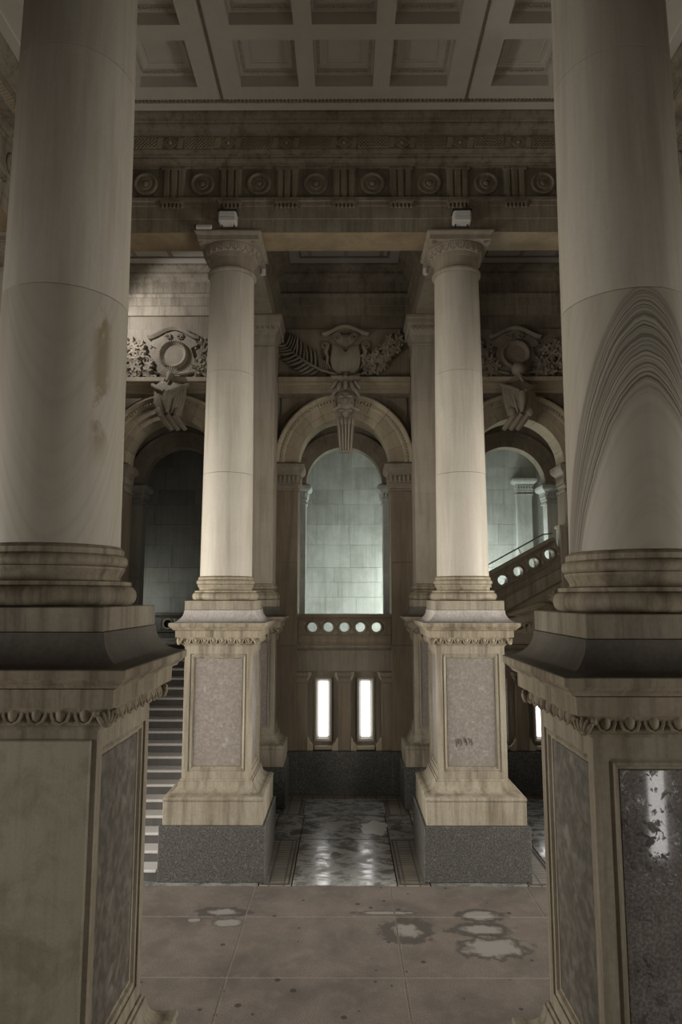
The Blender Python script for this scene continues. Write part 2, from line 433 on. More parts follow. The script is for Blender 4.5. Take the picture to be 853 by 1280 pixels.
# inner floor of the arcade bays: marble slabs and mosaic borders
for bx in (0, 3.92):
    for (x0, x1, y0, y1) in ((-.76, .76, 10.485, 12.37), (-.76, .76, 12.39, 13.68), (-.80, .80, 13.70, 14.70), (-1.24, -.78, 12.39, 13.68), (.78, 1.24, 12.39, 13.68)):
        MB().cbox(bx + x0, bx + x1, y0, y1, -.05, 0, .004).build('marble_slab', 'worn_marble_floor', floor)
    for (x0, x1, y0, y1) in ((-1.24, -.78, 10.485, 12.37), (.78, 1.24, 10.485, 12.37), (-1.24, -.82, 13.70, 14.70), (.82, 1.24, 13.70, 14.70), (-1.24, 1.24, 14.72, 15.0)):
        MB().cbox(bx + x0, bx + x1, y0, y1, -.05, -.001, .004).build('mosaic_panel', 'mosaic', floor)
        # raised stone fillets framing the mosaic
        f = MB(); w = .03
        if y1 - y0 > .5:
            for xa in (x0 + .02, x1 - .05): f.box(bx + xa, bx + xa + w, y0 + .02, y1 - .02, -.03, .002)
            for ya in (y0 + .02, y1 - .05): f.box(bx + x0 + .05, bx + x1 - .05, ya, ya + w, -.03, .002)
            f.build('mosaic_fillet', 'dark_stone', floor)
for x0, x1 in ((-6, -1.26), (1.26, 2.66), (5.18, 6.0)):
    MB().box(x0, x1, 10.485, 15.0, -.05, -.001).build('marble_slab', 'worn_marble_floor', floor)
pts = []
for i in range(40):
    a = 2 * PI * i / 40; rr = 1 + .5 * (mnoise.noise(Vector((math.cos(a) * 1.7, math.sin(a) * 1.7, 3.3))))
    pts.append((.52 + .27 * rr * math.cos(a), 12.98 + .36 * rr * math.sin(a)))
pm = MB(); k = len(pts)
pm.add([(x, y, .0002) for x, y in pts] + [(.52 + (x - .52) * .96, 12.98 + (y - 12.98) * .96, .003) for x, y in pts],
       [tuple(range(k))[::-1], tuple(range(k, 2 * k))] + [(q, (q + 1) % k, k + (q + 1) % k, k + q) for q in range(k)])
tag(pm.build('puddle', 'puddle_glare'), 'shallow puddle, its white glare painted in, on the worn dark marble floor', 'puddle')

# ------------------------------------------------------------------ pedestals and columns
MESH = {}
def cached(key, fn):
    if key not in MESH: MESH[key] = fn()
    return MESH[key]
def egg_mesh():
    """one egg of an egg-and-dart moulding, facing -Y, 0.13 wide, 0.095 high, centred, back at y=0"""
    mb = MB()
    mb.ball((0, -.012, .012), (.036, .03, .052), 10, 7)
    p = [(-.052, -.018, .048), (-.05, -.026, .0), (-.036, -.026, -.032), (0, -.022, -.046), (.036, -.026, -.032), (.05, -.026, 0), (.052, -.018, .048)]
    mb.tube(p, [.012, .012, .011, .010, .011, .012, .012], 5)
    mb.add([(.058, -.004, .045), (.076, -.004, .045), (.067, -.004, -.05), (.067, -.03, .03)], [(0, 1, 3), (1, 2, 3), (2, 0, 3), (0, 2, 1)])
    return mb.mesh('egg', 'moulded_limestone', 40)
def corner_leaf_mesh():
    mb = MB()
    for a in (-50, -25, 0, 25, 50):
        q = R(a)
        mb.ball((.04 * math.sin(q), -.02 - .02 * math.cos(q), -.005 + .012 * math.cos(3 * q)), (.016, .022, .048), 8, 6, Matrix.Rotation(q * .7, 3, 'Y'))
    mb.ball((0, -.04, -.035), (.03, .02, .018), 8, 6)
    for s in (-1, 1): mb.ball((s * .055, -.02, .028), (.022, .018, .022), 8, 6)
    return mb.mesh('corner_leaf', 'moulded_limestone', 50)
def die_mesh(half, z0, z1, pw, pz0, pz1, prof):
    mb = MB()
    for q in range(4):
        M_ = Matrix.Rotation(PI / 2 * q, 4, 'Z')
        def P(x, d, z): return M_ @ Vector((x, -half + d, z))
        rings = [[P(-half, 0, z0), P(half, 0, z0), P(half, 0, z1), P(-half, 0, z1)]]
        for ins, dep in prof:
            rings.append([P(-pw + ins, dep, pz0 + ins), P(pw - ins, dep, pz0 + ins), P(pw - ins, dep, pz1 - ins), P(-pw + ins, dep, pz1 - ins)])
        vs = [p for r_ in rings for p in r_]; fs = []
        for i in range(len(rings) - 1):
            for e in range(4): fs.append((i * 4 + e, i * 4 + (e + 1) % 4, i * 4 + 4 + (e + 1) % 4, i * 4 + 4 + e))
        fs.append(tuple(range(len(vs) - 4, len(vs))))
        mb.add(vs, fs)
    return mb.mesh('die', 'limestone')
PPROF = [(0, 0), (.0, .012), (.012, .02), (.028, .008), (.042, .012), (.05, .032), (.066, .034), (.072, .05)]
def slope_prof(): return [(.745, 3.742), (.742, 3.748)] + [(.552 + .175 * (1 - math.sin(PI / 2 * i / 12)), 3.752 + .19 * (1 - math.cos(PI / 2 * i / 12))) for i in range(13)]
def make_pedestal(x, y, label, group=None, z=0, slope='weathered_slope', panels=('pink_panel',) * 4, eggs=True, sides=4, die_mat=None):
    t = thing('column_pedestal', label, 'pedestal', (x, y, z), 0, group)
    put('granite_block', cached('gb', lambda: MB().cbox(-.79, .79, -.79, .79, 0, .785, .012).mesh('granite_block', 'grey_granite')), t)
    put('plinth', cached('pl', lambda: MB().cbox(-.745, .745, -.745, .745, .785, 1.12, .008).mesh('plinth', 'limestone')), t)
    put('base_moulding', cached('bm', lambda: MB().ring([(.70, 1.12)] + tor(.735, .018, 1.122, 1.185, 6) + [(.725, 1.19), (.70, 1.205)] + [(.70 - .13 * math.sin(PI / 2 * i / 8), 1.205 + .15 * (1 - math.cos(PI / 2 * i / 8))) for i in range(1, 9)] + [(.565, 1.37), (.55, 1.372), (.545, 1.40)]).mesh('base_moulding', 'limestone', 25)), t)
    put('die', cached('die', lambda: die_mesh(.53, 1.40, 3.385, .445, 1.50, 3.27, PPROF)), t, mat=die_mat)
    for q in range(sides):
        if panels[q] == 'stained_slab':
            MB().cbox(-.50, .50, -.55, -.46, 1.44, 3.33, .008).build('panel', 'stained_slab', t); continue
        put('panel', cached('panel', lambda: MB().cbox(-.372, .372, -.492, -.455, 1.573, 3.197, .004).mesh('panel', 'pink_panel')), t, rot=(0, 0, PI / 2 * q), mat=panels[q])
    em = put('egg_and_dart', cached('em', lambda: MB().ring([(.53, 3.385), (.545, 3.388), (.545, 3.405), (.56, 3.41)] + [(.565 + .045 * math.sin(PI / 2 * i / 5), 3.415 + .105 * i / 5) for i in range(6)] + [(.61, 3.525)]).mesh('egg_and_dart', 'moulded_limestone', 30)), t)
    egg = cached('egg', egg_mesh); lf = cached('cleaf', corner_leaf_mesh)
    for q in range(4):
        a = PI / 2 * q
        n = 8
        for i in range(n):
            u = (i - (n - 1) / 2) * .137
            put('egg', egg, em, (u * math.cos(a) + .582 * math.sin(a), u * math.sin(a) - .582 * math.cos(a), 3.468), (R(-14), 0, a))
        c = .60
        put('corner_leaf', lf, em, (c * (math.sin(a) - math.cos(a)) * .97, c * (-math.cos(a) - math.sin(a)) * .97, 3.465), (0, 0, a - PI / 4))
    put('cornice', cached('co', lambda: MB().ring([(.61, 3.525), (.655, 3.527), (.658, 3.630), (.63, 3.634), (.63, 3.644), (.69, 3.640), (.692, 3.648)] + cyma(.694, 3.65, .728, 3.688, 6) + [(.738, 3.69), (.745, 3.70), (.745, 3.742), (.5, 3.745)]).mesh('cornice', 'moulded_limestone', 25)), t)
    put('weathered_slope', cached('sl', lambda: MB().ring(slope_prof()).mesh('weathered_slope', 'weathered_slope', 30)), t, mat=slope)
    return t
def drum_mesh(z0, z1, ra, rb, key):
    g = .004
    p = [(ra - .03, z0 + .003), (ra - .002, z0 + .003)] + [(ra + (rb - ra) * i / 6, z0 + g + (z1 - z0 - 2 * g) * i / 6) for i in range(7)] + [(rb - .002, z1 - .003), (rb - .03, z1 - .003), (rb - .03, z1)]
    return MB().lathe(p, 72).mesh('shaft_drum', 'shaft_marble', 35)
ZB = 3.945
def make_column(x, y, label, z=0, mats=('shaft_marble',) * 3, group=None):
    t = thing('stone_column', label, 'column', (x, y, z + ZB), 0, group)
    z0 = ZB
    put('base_plinth', cached('cpl', lambda: MB().cbox(-.546, .546, -.546, .546, 0, .145, .006).mesh('base_plinth', 'limestone')), t)
    bp = [(.5, .145)] + tor(.495, .048, .148, .275, 10) + [(.508, .278), (.508, .302), (.455, .304), (.434, .312), (.430, .325), (.436, .342), (.448, .362), (.462, .384), (.462, .398)] + tor(.446, .034, .4, .478, 8) + [(.452, .482), (.452, .515), (.43, .535)]
    put('base_moulding', cached('cbm', lambda: MB().lathe(bp, 72).mesh('base_moulding', 'moulded_limestone', 30)), t)
    js = (.535, 2.225, 3.95, 5.70); rs = (.425, .414, .40, .379)
    for i in range(3):
        put('shaft_drum', cached('dr%d' % i, lambda: drum_mesh(0, js[i + 1] - js[i], rs[i], rs[i + 1], i)), t, (0, 0, js[i]), mat=mats[i])
    cap = put('capital', cached('cap', lambda: MB().lathe([(.38, 5.70)] + tor(.385, .037, 5.702, 5.79, 8) + [(.395, 5.792), (.395, 5.815), (.377, 5.83), (.377, 5.97), (.39, 5.975), (.39, 5.99), (.402, 5.992), (.402, 6.007), (.414, 6.009), (.414, 6.025)] + [(.414 + .085 * math.sin(PI / 2 * i / 6), 6.03 + .135 * (1 - math.cos(PI / 2 * i / 6)) ** .8) for i in range(7)] + [(.49, 6.175)], 64).mesh('capital', 'pilaster_marble', 30)), t)
    def eggs():
        mb = MB(); n = 24
        for i in range(n):
            a = 2 * PI * i / n
            M_ = Matrix.Rotation(a, 4, 'Z') @ Matrix.Translation((0, -.462, 6.095)) @ Matrix.Rotation(R(28), 4, 'X')
            e = MB(); e.ball((0, 0, 0), (.03, .026, .052), 8, 6)
            e.tube([(-.05, -.012, .05), (-.046, -.02, -.01), (0, -.02, -.06), (.046, -.02, -.01), (.05, -.012, .05)], .009, 4)
            mb.add([tuple(M_ @ Vector(v)) for v in e.v], e.f)
        return mb.mesh('egg_band', 'pilaster_marble', 40)
    put('egg_band', cached('cegg', eggs), cap)
    put('abacus', cached('cab', lambda: MB().ring([(.50, 6.175), (.515, 6.178), (.515, 6.255)] + cyma(.52, 6.258, .555, 6.30, 5) + [(.56, 6.302), (.56, 6.325)]).mesh('abacus', 'pilaster_marble', 25)), cap)
    def ros():
        mb = MB()
        for sx_ in (-1, 1):
            for sy_ in (-1, 1):
                c = (sx_ * .44, sy_ * .44, 6.168)
                for i in range(6):
                    a = 2 * PI * i / 6; mb.ball((c[0] + .028 * math.cos(a), c[1] + .028 * math.sin(a), c[2]), (.02, .02, .014), 6, 5)
                mb.ball(c, (.015, .015, .022), 6, 5)
        return mb.mesh('corner_rosettes', 'carved_stone', 40)
    put('corner_rosettes', cached('cros', ros), cap)
    return t
PK = 'pink_panel'
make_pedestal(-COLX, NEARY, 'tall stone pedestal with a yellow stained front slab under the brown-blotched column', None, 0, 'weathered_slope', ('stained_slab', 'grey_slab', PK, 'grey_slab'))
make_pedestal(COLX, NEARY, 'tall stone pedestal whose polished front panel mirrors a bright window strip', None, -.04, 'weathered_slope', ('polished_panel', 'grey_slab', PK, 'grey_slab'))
make_pedestal(-COLX, MIDY, 'stone pedestal on a speckled granite block beside the flight of steps', None, 0, 'pale_slope')
make_pedestal(COLX, MIDY, 'stone pedestal with scribbled marks on its panel, beside the bay of the sloping balustrade', None, 0, 'pale_slope')
make_column(-COLX, NEARY, 'thick round marble column with brown blotches down its lowest drum', 0, ('stained_shaft_marble', 'shaft_marble', 'shaft_marble'))
make_column(COLX, NEARY, 'thick round marble column with eroded arching grooves in its lowest drum', -.04, ('grooved_shaft_marble', 'shaft_marble', 'shaft_marble'))
make_column(-COLX, MIDY, 'round pale marble column standing between the step bay and the central arch')
make_column(COLX, MIDY, 'round pale marble column standing between the central arch and the sloping balustrade')
for s in (-1, 1):
    w = 'step bay' if s < 0 else 'sloping balustrade bay'
    make_pedestal(s * 3 * COLX, MIDY, 'stone pedestal of the corner column at the outer edge of the ' + w)
    make_column(s * 3 * COLX, MIDY, 'round corner column at the outer edge of the ' + w)
# scribbled marks on the panel
mk = MB()
for i, (u, w_) in enumerate(((-.16, .0), (-.12, .05), (-.07, .02), (.0, .1), (.03, .03), (.09, .07), (.13, .02))):
    mk.tube([(COLX - .12 + u * .8, MIDY - .4925, 1.97 + w_ * .4), (COLX - .10 + u * .8, MIDY - .4925, 1.92), (COLX - .11 + u * .8, MIDY - .4925, 1.86 + w_)], .007, 4)
# ------------------------------------------------------------------ wall pilasters
def make_pilaster(x, label):
    y = 14.84
    p = thing('wall_pilaster', label, 'pilaster', (x, y, ZB))
    put('base_plinth', cached('cpl', None), p)
    put('base_moulding', cached('ppb', lambda: MB().ring([(.5, .145)] + tor(.51, .04, .148, .265, 8) + [(.515, .27), (.515, .29)] + [(.50 - .035 * math.sin(PI * i / 8), .295 + .06 * i / 8) for i in range(9)] + [(.475, .36)] + tor(.472, .026, .362, .435, 8) + [(.47, .44), (.47, .465), (.452, .48)]).mesh('base_moulding', 'moulded_limestone', 25)), p)
    js = (.48, 2.39, 4.42, 5.67)
    for i in range(3):
        put('shaft_block', cached('psb%d' % i, lambda: MB().cbox(-.45, .45, -.45, .45, js[i], js[i + 1], .006).mesh('shaft_block', 'pilaster_marble')), p)
    cap = put('capital', cached('pcap', lambda: MB().ring([(.45, 5.67), (.475, 5.672), (.475, 5.705), (.455, 5.72), (.455, 5.90)] + cyma(.46, 5.91, .5, 5.98, 5) + [(.505, 5.985)] + [(.51 + .06 * math.sin(PI / 2 * i / 5), 5.99 + .14 * i / 5) for i in range(6)] + [(.575, 6.14), (.575, 6.24), (.6, 6.26), (.6, 6.32)]).mesh('capital', 'pilaster_marble', 25)), p)
    def eg():
        mb = MB()
        for q in range(4):
            for i in range(9):
                u = (i - 4) * .118
                e = MB().ball((u, -.545, 6.06), (.036, .03, .06), 8, 6)
                e.tube([(u - .056, -.56, 6.12), (u - .05, -.56, 6.05), (u, -.545, 5.985), (u + .05, -.56, 6.05), (u + .056, -.56, 6.12)], .01, 4)
                M_ = Matrix.Rotation(PI / 2 * q, 4, 'Z')
                mb.add([tuple(M_ @ Vector(v)) for v in e.v], e.f)
        return mb.mesh('egg_band', 'pilaster_marble', 40)
    put('egg_band', cached('pegg', eg), cap)
    return p
for s in (-1, 1):
    nm = 'step bay' if s < 0 else 'sloping balustrade bay'
    make_pilaster(s * COLX, 'flat-faced square pilaster on the wall between the central arch and the ' + nm)
    make_pedestal(s * COLX, 14.84, 'wall pedestal under the square pilaster between the central arch and the ' + nm, None, 0, 'weathered_slope')
    make_pilaster(s * 3 * COLX, 'flat-faced square pilaster at the outer end of the ' + nm)
    make_pedestal(s * 3 * COLX, 14.84, 'wall pedestal under the square pilaster at the outer end of the ' + nm)

# ------------------------------------------------------------------ arcaded wall
SPR = 7.15; RI = 1.03; RO = 1.555; RH = 1.15
def arch_hole(mb, xc, hw, rh, zs, zbot, ztop, y0, y1, half, n=28):
    """wall plate of half-width `half` with an arched opening"""
    for s in (-1, 1):
        xa, xb = sorted((xc + s * hw, xc + s * half)); mb.box(xa, xb, y0, y1, zbot, ztop)
    for i in range(n):
        a0, a1 = PI * i / n, PI * (i + 1) / n
        xa, za = xc + rh * math.cos(a0), zs + rh * math.sin(a0); xb, zb = xc + rh * math.cos(a1), zs + rh * math.sin(a1)
        mb.exty([(xb, zb), (xa, za), (xa, ztop), (xb, ztop)], y0, y1)
    return mb
wm = MB()
for bx in (-3.92, 0, 3.92): arch_hole(wm, bx, RH, RH, SPR, 0, 11.9, WY, WY + .5, 1.96)
wall = struct(wm.build('wall_back', 'wall_stone'), 'arcaded stone wall with three arches behind the columns')
VN = 11
vprof = [(RI, 15.72), (RI, 15.14), (1.185, 15.14), (1.185, 15.105), (1.355, 15.105), (1.355, 15.075), (1.375, 15.06), (1.46, 15.05), (1.475, 15.02), (1.52, 14.985), (1.555, 14.985), (1.555, 15.19), (1.3, 15.19), (1.3, 15.72)]
dv = PI / VN
vous = MB().arc([(r, y - 15.0) for r, y in vprof], 0, 0, -dv / 2 + .0022, dv / 2 - .0022, 5).mesh('voussoir', 'arch_stone', 25)
def beadring():
    mb = MB(); n = 60
    for i in range(n):
        a = PI * (i + .5) / n
        M_ = Matrix.Rotation(-a, 4, 'Y')
        e = MB().ball((1.418, .05, 0), (.038, .028, .024), 6, 5)
        mb.add([tuple(M_ @ Vector(v)) for v in e.v], e.f)
    return mb.mesh('bead_moulding', 'arch_stone', 40)
beads = beadring()
iv_prof = [(.92, 1.55), (.92, 1.22), (1.06, 1.22), (1.06, 1.19), (1.2, 1.19), (1.2, 1.16), (1.29, 1.15), (1.29, 1.55)]
ivous = MB().arc(iv_prof, 0, 0, -dv / 2 + .0022, dv / 2 - .0022, 5).mesh('inner_voussoir', 'wall_stone', 25)
ISPR = 6.83
def capital_mesh(w, h, mat):
    """impost capital, origin bottom centre, half width w, height h"""
    k = h / .65
    pr = [(0, 0), (.03, .005 * k), (.03, .045 * k), (.005, .06 * k), (.005, .13 * k), (.03, .14 * k), (.03, .17 * k), (.012, .185 * k), (.035, .36 * k), (.05, .375 * k), (.05, .40 * k)] + [(.055 + .07 * math.sin(PI / 2 * i / 5), .41 * k + .1 * k * i / 5) for i in range(6)] + [(.13, .52 * k), (.13, .60 * k), (.06, .65 * k), (0, .66 * k)]
    return MB().ring(pr, 0, 0, w, w).mesh('impost_capital', mat, 25)
def capleaf_mesh(w, h, mat):
    mb = MB(); k = h / .65; n = 6
    for q in range(4):
        M_ = Matrix.Rotation(PI / 2 * q, 4, 'Z')
        for i in range(n):
            u = (i - (n - 1) / 2) * (2 * w + .04) / n
            e = MB()
            e.ball((u, -w - .03, .27 * k), (.034, .022, .085 * k), 7, 6)
            e.ball((u, -w - .052, .335 * k), (.022, .02, .025 * k), 6, 5)
            for s in (-1, 1): e.ball((u + s * .03, -w - .028, .23 * k), (.02, .016, .04 * k), 6, 5)
            mb.add([tuple(M_ @ Vector(v)) for v in e.v], e.f)
    return mb.mesh('leaf_band', mat, 50)
icap = capital_mesh(.27, .65, 'carved_stone'); ileaf = capleaf_mesh(.27, .65, 'carved_stone')
scap = capital_mesh(.20, .48, 'lit_block'); sleaf = capleaf_mesh(.20, .48, 'lit_block')
for bx in (-3.92, 0, 3.92):
    for i in range(VN):
        a = PI * (i + .5) / VN
        put('voussoir', vous, wall, (bx, 15.0, SPR), (0, -a, 0))
        put('inner_voussoir', ivous, wall, (bx, 15.0, ISPR), (0, -a, 0))
    put('bead_moulding', beads, wall, (bx, 15.0, SPR))
    for s in (-1, 1):
        # pier under the arch, in three lengths
        x0, x1 = sorted((bx + s * RI, bx + s * 1.575))
        for za, zb in ((.89, 3.1), (3.105, 4.9), (4.905, 6.49)):
            MB().cbox(x0, x1, 15.06, 15.72, za, zb, .006).build('pier_block', 'pier_stone', wall)
        MB().cbox(x0 - .02, x1 + .02, 14.965, 15.72, 0, .885, .008).build('pier_granite', 'grey_granite', wall)
        c_ = put('impost_capital', icap, wall, (bx + s * 1.30, 15.37, 6.495)); put('leaf_band', ileaf, c_)
        # inner pier
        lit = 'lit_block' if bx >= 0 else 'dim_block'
        for za, zb in ((3.08, 4.6), (4.605, 6.35)):
            x0, x1 = sorted((bx + s * .92, bx + s * 1.32))
            MB().cbox(x0, x1, 16.18, 16.52, za, zb, .006).build('inner_pier_block', lit, wall)
        c_ = put('inner_capital', scap, wall, (bx + s * 1.12, 16.38, 6.35), mat=lit); put('leaf_band', sleaf, c_, mat=lit)
        # spandrel panel beside the arch
        pl = [(bx + s * 1.43, 8.66), (bx + s * 1.43, SPR + math.sqrt(1.66 ** 2 - 1.43 ** 2))]
        b0 = math.acos(1.43 / 1.66); b1 = math.asin((8.66 - SPR) / 1.66)
        for i in range(1, 9):
            a = b0 + (b1 - b0) * i / 8; pl.append((bx + s * 1.66 * math.cos(a), SPR + 1.66 * math.sin(a)))
        MB().exty(pl, 15.165, 15.3).build('spandrel_panel', 'wall_stone', wall)
    # ledge above the arch
    MB().extx([(15.3, 8.76), (15.12, 8.76), (15.12, 8.84), (15.09, 8.845), (15.09, 8.93), (15.06, 8.94), (15.04, 8.97), (14.97, 8.985), (14.93, 8.99), (14.93, 9.085), (15.3, 9.09)], bx - 1.5, bx + 1.5).build('ledge', 'arch_stone', wall)
    # backing slab behind the relief and facing strip
    MB().cbox(bx - 1.5, bx + 1.5, 15.15, 15.3, 9.1, 10.30, .006).build('relief_slab', 'wall_stone', wall)
# lower wall of the central and right bays with slit windows
def lower_bay(bx, sh=0):
    # recessed panel wall, built round the two window openings
    zt, zb_, hw, hn = 2.42, .995, .115, .325
    mb = MB()
    xsl = [bx + sh - .46, bx + sh + .46]
    cuts = [bx - RI, xsl[0] - .18, xsl[0] + .18, xsl[1] - .18, xsl[1] + .18, bx + RI]
    for i in (0, 2, 4): mb.box(cuts[i], cuts[i + 1], 15.24, 15.6, .89, 3.08)
    for i in (1, 3): mb.box(cuts[i], cuts[i + 1], 15.24, 15.6, .89, 1.07); mb.box(cuts[i], cuts[i + 1], 15.24, 15.6, 2.39, 3.08)
    mb.build('panel_wall', 'wall_stone', wall)
    MB().cbox(bx - RI, bx + RI, 14.99, 15.6, 0, .885, .008).build('granite_base', 'grey_granite', wall)
    MB().extx([(15.3, 2.53), (15.19, 2.53), (15.18, 2.56), (15.18, 2.98), (15.16, 3.0), (15.10, 3.04), (15.08, 3.08), (15.08, 3.11), (15.3, 3.12)], bx - RI, bx + RI).build('band_course', 'wall_stone', wall)
    # small strips of pilaster between and beside the windows
    for c, w0 in ((bx + sh, .135), (bx - .915 + sh * .5, .115 + sh * .5), (bx + .915 + sh * .5, .115 - sh * .5)):
        p = MB().cbox(c - w0, c + w0, 15.09, 15.3, .89, 2.30, .008).build('strip_pilaster', 'pier_stone', wall)
        MB().extx([(15.3, 2.30), (15.12, 2.30), (15.11, 2.32), (15.11, 2.40), (15.06, 2.45), (15.05, 2.53), (15.3, 2.53)], c - w0 - .02, c + w0 + .02).build('strip_capital', 'wall_stone', p)
        e = MB()
        for s in (-1, 1):
            if abs(c + s * w0 - bx) > .98: continue
            e.exty([(c + s * w0, 2.36), (c + s * (w0 + .03), 2.38), (c + s * (w0 + .075), 2.46), (c + s * (w0 + .075), 2.53), (c + s * w0, 2.53)], 15.08, 15.3)
            e.exty([(c + s * w0, 1.15), (c + s * (w0 + .015), 1.15), (c + s * (w0 + .05), 1.10), (c + s * (w0 + .06), 1.05), (c + s * (w0 + .08), 1.04), (c + s * (w0 + .13), .98), (c + s * (w0 + .13), .89), (c + s * w0, .89)], 15.085, 15.3)
        e.build('corner_brackets', 'arch_stone', p)
    for i, x in enumerate(xsl):
        MB().cbox(x - .19, x + .19, 15.07, 15.3, .91, .985, .008).build('window_sill', 'arch_stone', wall)
WN = [0]
def slit_window(x, y, z0, z1, facing=1):
    """slim lit window: moulded stone frame, sill and bright pane, facing -Y"""
    WN[0] += 1
    fr = MB()
    hw = .185
    prof = [(0, .16), (0, 0), (.02, 0), (.026, .014), (.042, .018), (.046, .03), (.088, .11), (.09, .16)]
    k = len(prof); vs = []; fs = []
    for sx_, sz_ in ((-1, 0), (1, 0), (1, 1), (-1, 1)):
        for ins, dep in prof:
            zz = (z0 + ins) if sz_ == 0 else (z1 - ins)
            vs.append((x + sx_ * (hw - ins), y + facing * dep, zz))
    for i in range(4):
        j = (i + 1) % 4
        for q in range(k): fs.append((i * k + q, j * k + q, j * k + (q + 1) % k, i * k + (q + 1) % k))
    fr.add(vs, fs)
    w = struct(fr.build('window_%d' % WN[0], 'window_frame_stone'), 'tall slit window with moulded stone frame')
    MB().box(x - .098, x + .098, y + facing * .115, y + facing * .13, z0 + .084, z1 - .084).build('pane', 'lit_window', w)
    return w
for bx in (0, 3.92):
    sh = -.10 if bx else 0
    lower_bay(bx, sh)
    for sx_ in (-.46, .46): slit_window(bx + sh + sx_, 15.20, 1.06, 2.40)

# ------------------------------------------------------------------ pierced balustrades
def pierced_cell(w, h, r, y0, y1, n=32):
    """rectangular stone cell with a round hole, hole axis along y, centred"""
    mb = MB(); vs = []; fs = []
    out = []
    for i in range(n):
        a = 2 * PI * i / n; c, s = math.cos(a), math.sin(a)
        k = min((w / 2) / abs(c) if abs(c) > 1e-6 else 1e9, (h / 2) / abs(s) if abs(s) > 1e-6 else 1e9)
        out.append((c * k, s * k))
    # snap nearest samples to the corners
    for cx_, cz_ in ((1, 1), (1, -1), (-1, 1), (-1, -1)):
        q = min(range(n), key=lambda i: (out[i][0] - cx_ * w / 2) ** 2 + (out[i][1] - cz_ * h / 2) ** 2); out[q] = (cx_ * w / 2, cz_ * h / 2)
    for y in (y0, y1):
        for i in range(n): vs.append((out[i][0], y, out[i][1]))
        for i in range(n):
            a = 2 * PI * i / n; vs.append((r * math.cos(a), y, r * math.sin(a)))
    for i in range(n):
        j = (i + 1) % n
        fs += [(i, j, n + j, n + i), (2 * n + i, 3 * n + i, 3 * n + j, 2 * n + j), (n + i, n + j, 3 * n + j, 3 * n + i), (i, 2 * n + i, 2 * n + j, j)]
    mb.add(vs, fs)
    return mb
ring_me = None
def ringm():
    mb = MB(); n = 32; pr = [(.104, 0), (.104, -.018), (.112, -.028), (.128, -.03), (.140, -.018), (.144, 0)]
    k = len(pr); vs = []; fs = []
    for i in range(n):
        a = 2 * PI * i / n
        for r, y in pr: vs.append((r * math.cos(a), y, r * math.sin(a)))
    for i in range(n):
        for q in range(k): fs.append((i * k + q, ((i + 1) % n) * k + q, ((i + 1) % n) * k + (q + 1) % k, i * k + (q + 1) % k))
    return mb.add(vs, fs).mesh('ring', 'carved_stone', 40)
ringme = ringm()
def trim_me():
    """small raised triangle between the rings"""
    mb = MB()
    mb.add([(-.055, 0, .125), (.055, 0, .125), (0, 0, .035), (0, -.022, .095)], [(0, 1, 3), (1, 2, 3), (2, 0, 3), (0, 2, 1)])
    return mb.mesh('lozenge', 'carved_stone')
lozme = trim_me()
def balustrade(label, loc, roty, n, cellw, xl, xr, u0=None, mat='pier_stone'):
    b_ = thing('pierced_balustrade', label, 'balustrade', loc)
    b_.rotation_euler = (0, roty, 0)
    cell = pierced_cell(cellw, .33, .104, -.10, .10).mesh('pierced_panel', mat)
    if u0 is None: u0 = -(n - 1) / 2 * cellw
    for i in range(n):
        p = put('pierced_panel', cell, b_, (u0 + i * cellw, 0, .365))
        put('ring', ringme, p, (0, -.10, 0))
    for i in range(n + 1):
        for f in (0, PI): put('triangle', lozme, b_, (u0 + (i - .5) * cellw, -.10, .365), (0, f, 0))
    for x0, x1 in ((xl, u0 - cellw / 2), (u0 + (n - .5) * cellw, xr)):
        if x1 - x0 > .02: MB().cbox(x0, x1, -.12, .10, .2, .53, .006).build('end_block', mat, b_)
    MB().extx([(.12, .53), (-.115, .53), (-.13, .545), (-.13, .56), (-.16, .58), (-.17, .595), (-.17, .65), (.14, .655)], xl, xr).build('top_rail', mat, b_)
    MB().extx([(.12, 0), (-.15, 0), (-.15, .03), (-.125, .05), (-.125, .15), (-.15, .16), (-.15, .19), (-.12, .2), (.12, .2)], xl, xr).build('base_rail', mat, b_)
    return b_
balustrade('low stone balustrade pierced by five round holes, below the central arch', (0, 15.26, 3.12), 0, 5, .352, -1.02, 1.02)
# sloping one in the right bay
SL = math.atan2(.54, 1.0)
bs = balustrade('sloping stone balustrade pierced by round holes, climbing across the arch', (4.19, 15.26, 4.48), -SL, 5, .40, -1.42, .86, -1.0, 'wall_stone')
MB().cbox(-1.42, .86, -.13, .12, -.26, -.005, .006).build('stringer', 'limestone', bs)
MB().tube([(-1.3, .05, .80), (.75, .05, .80), (.95, .05, .72)], .016, 8).build('handrail', 'steel', bs)
for x in (-.9, .1): MB().tube([(x, .05, .65), (x, .05, .80)], .012, 6).build('handrail_bracket', 'steel', bs)
pn = MB().cbox(4.79, 4.945, 15.08, 15.40, 3.9, 5.66, .01).build('newel_post', 'pilaster_marble')
pc = MB().cbox(4.765, 4.947, 15.05, 15.43, 5.66, 5.74, .01).build('post_cap', 'arch_stone')
bpy.context.view_layer.update()
pn.parent = bs; pn.matrix_parent_inverse = bs.matrix_world.inverted()
pc.parent = pn
tag(MB().exty([(2.92, 3.12), (4.94, 3.12), (4.94, 4.69), (2.92, 3.60)], 15.22, 15.36).build('stair_spandrel_wall', 'arch_stone'), 'stone infill wall below the sloping balustrade', 'wall panel')

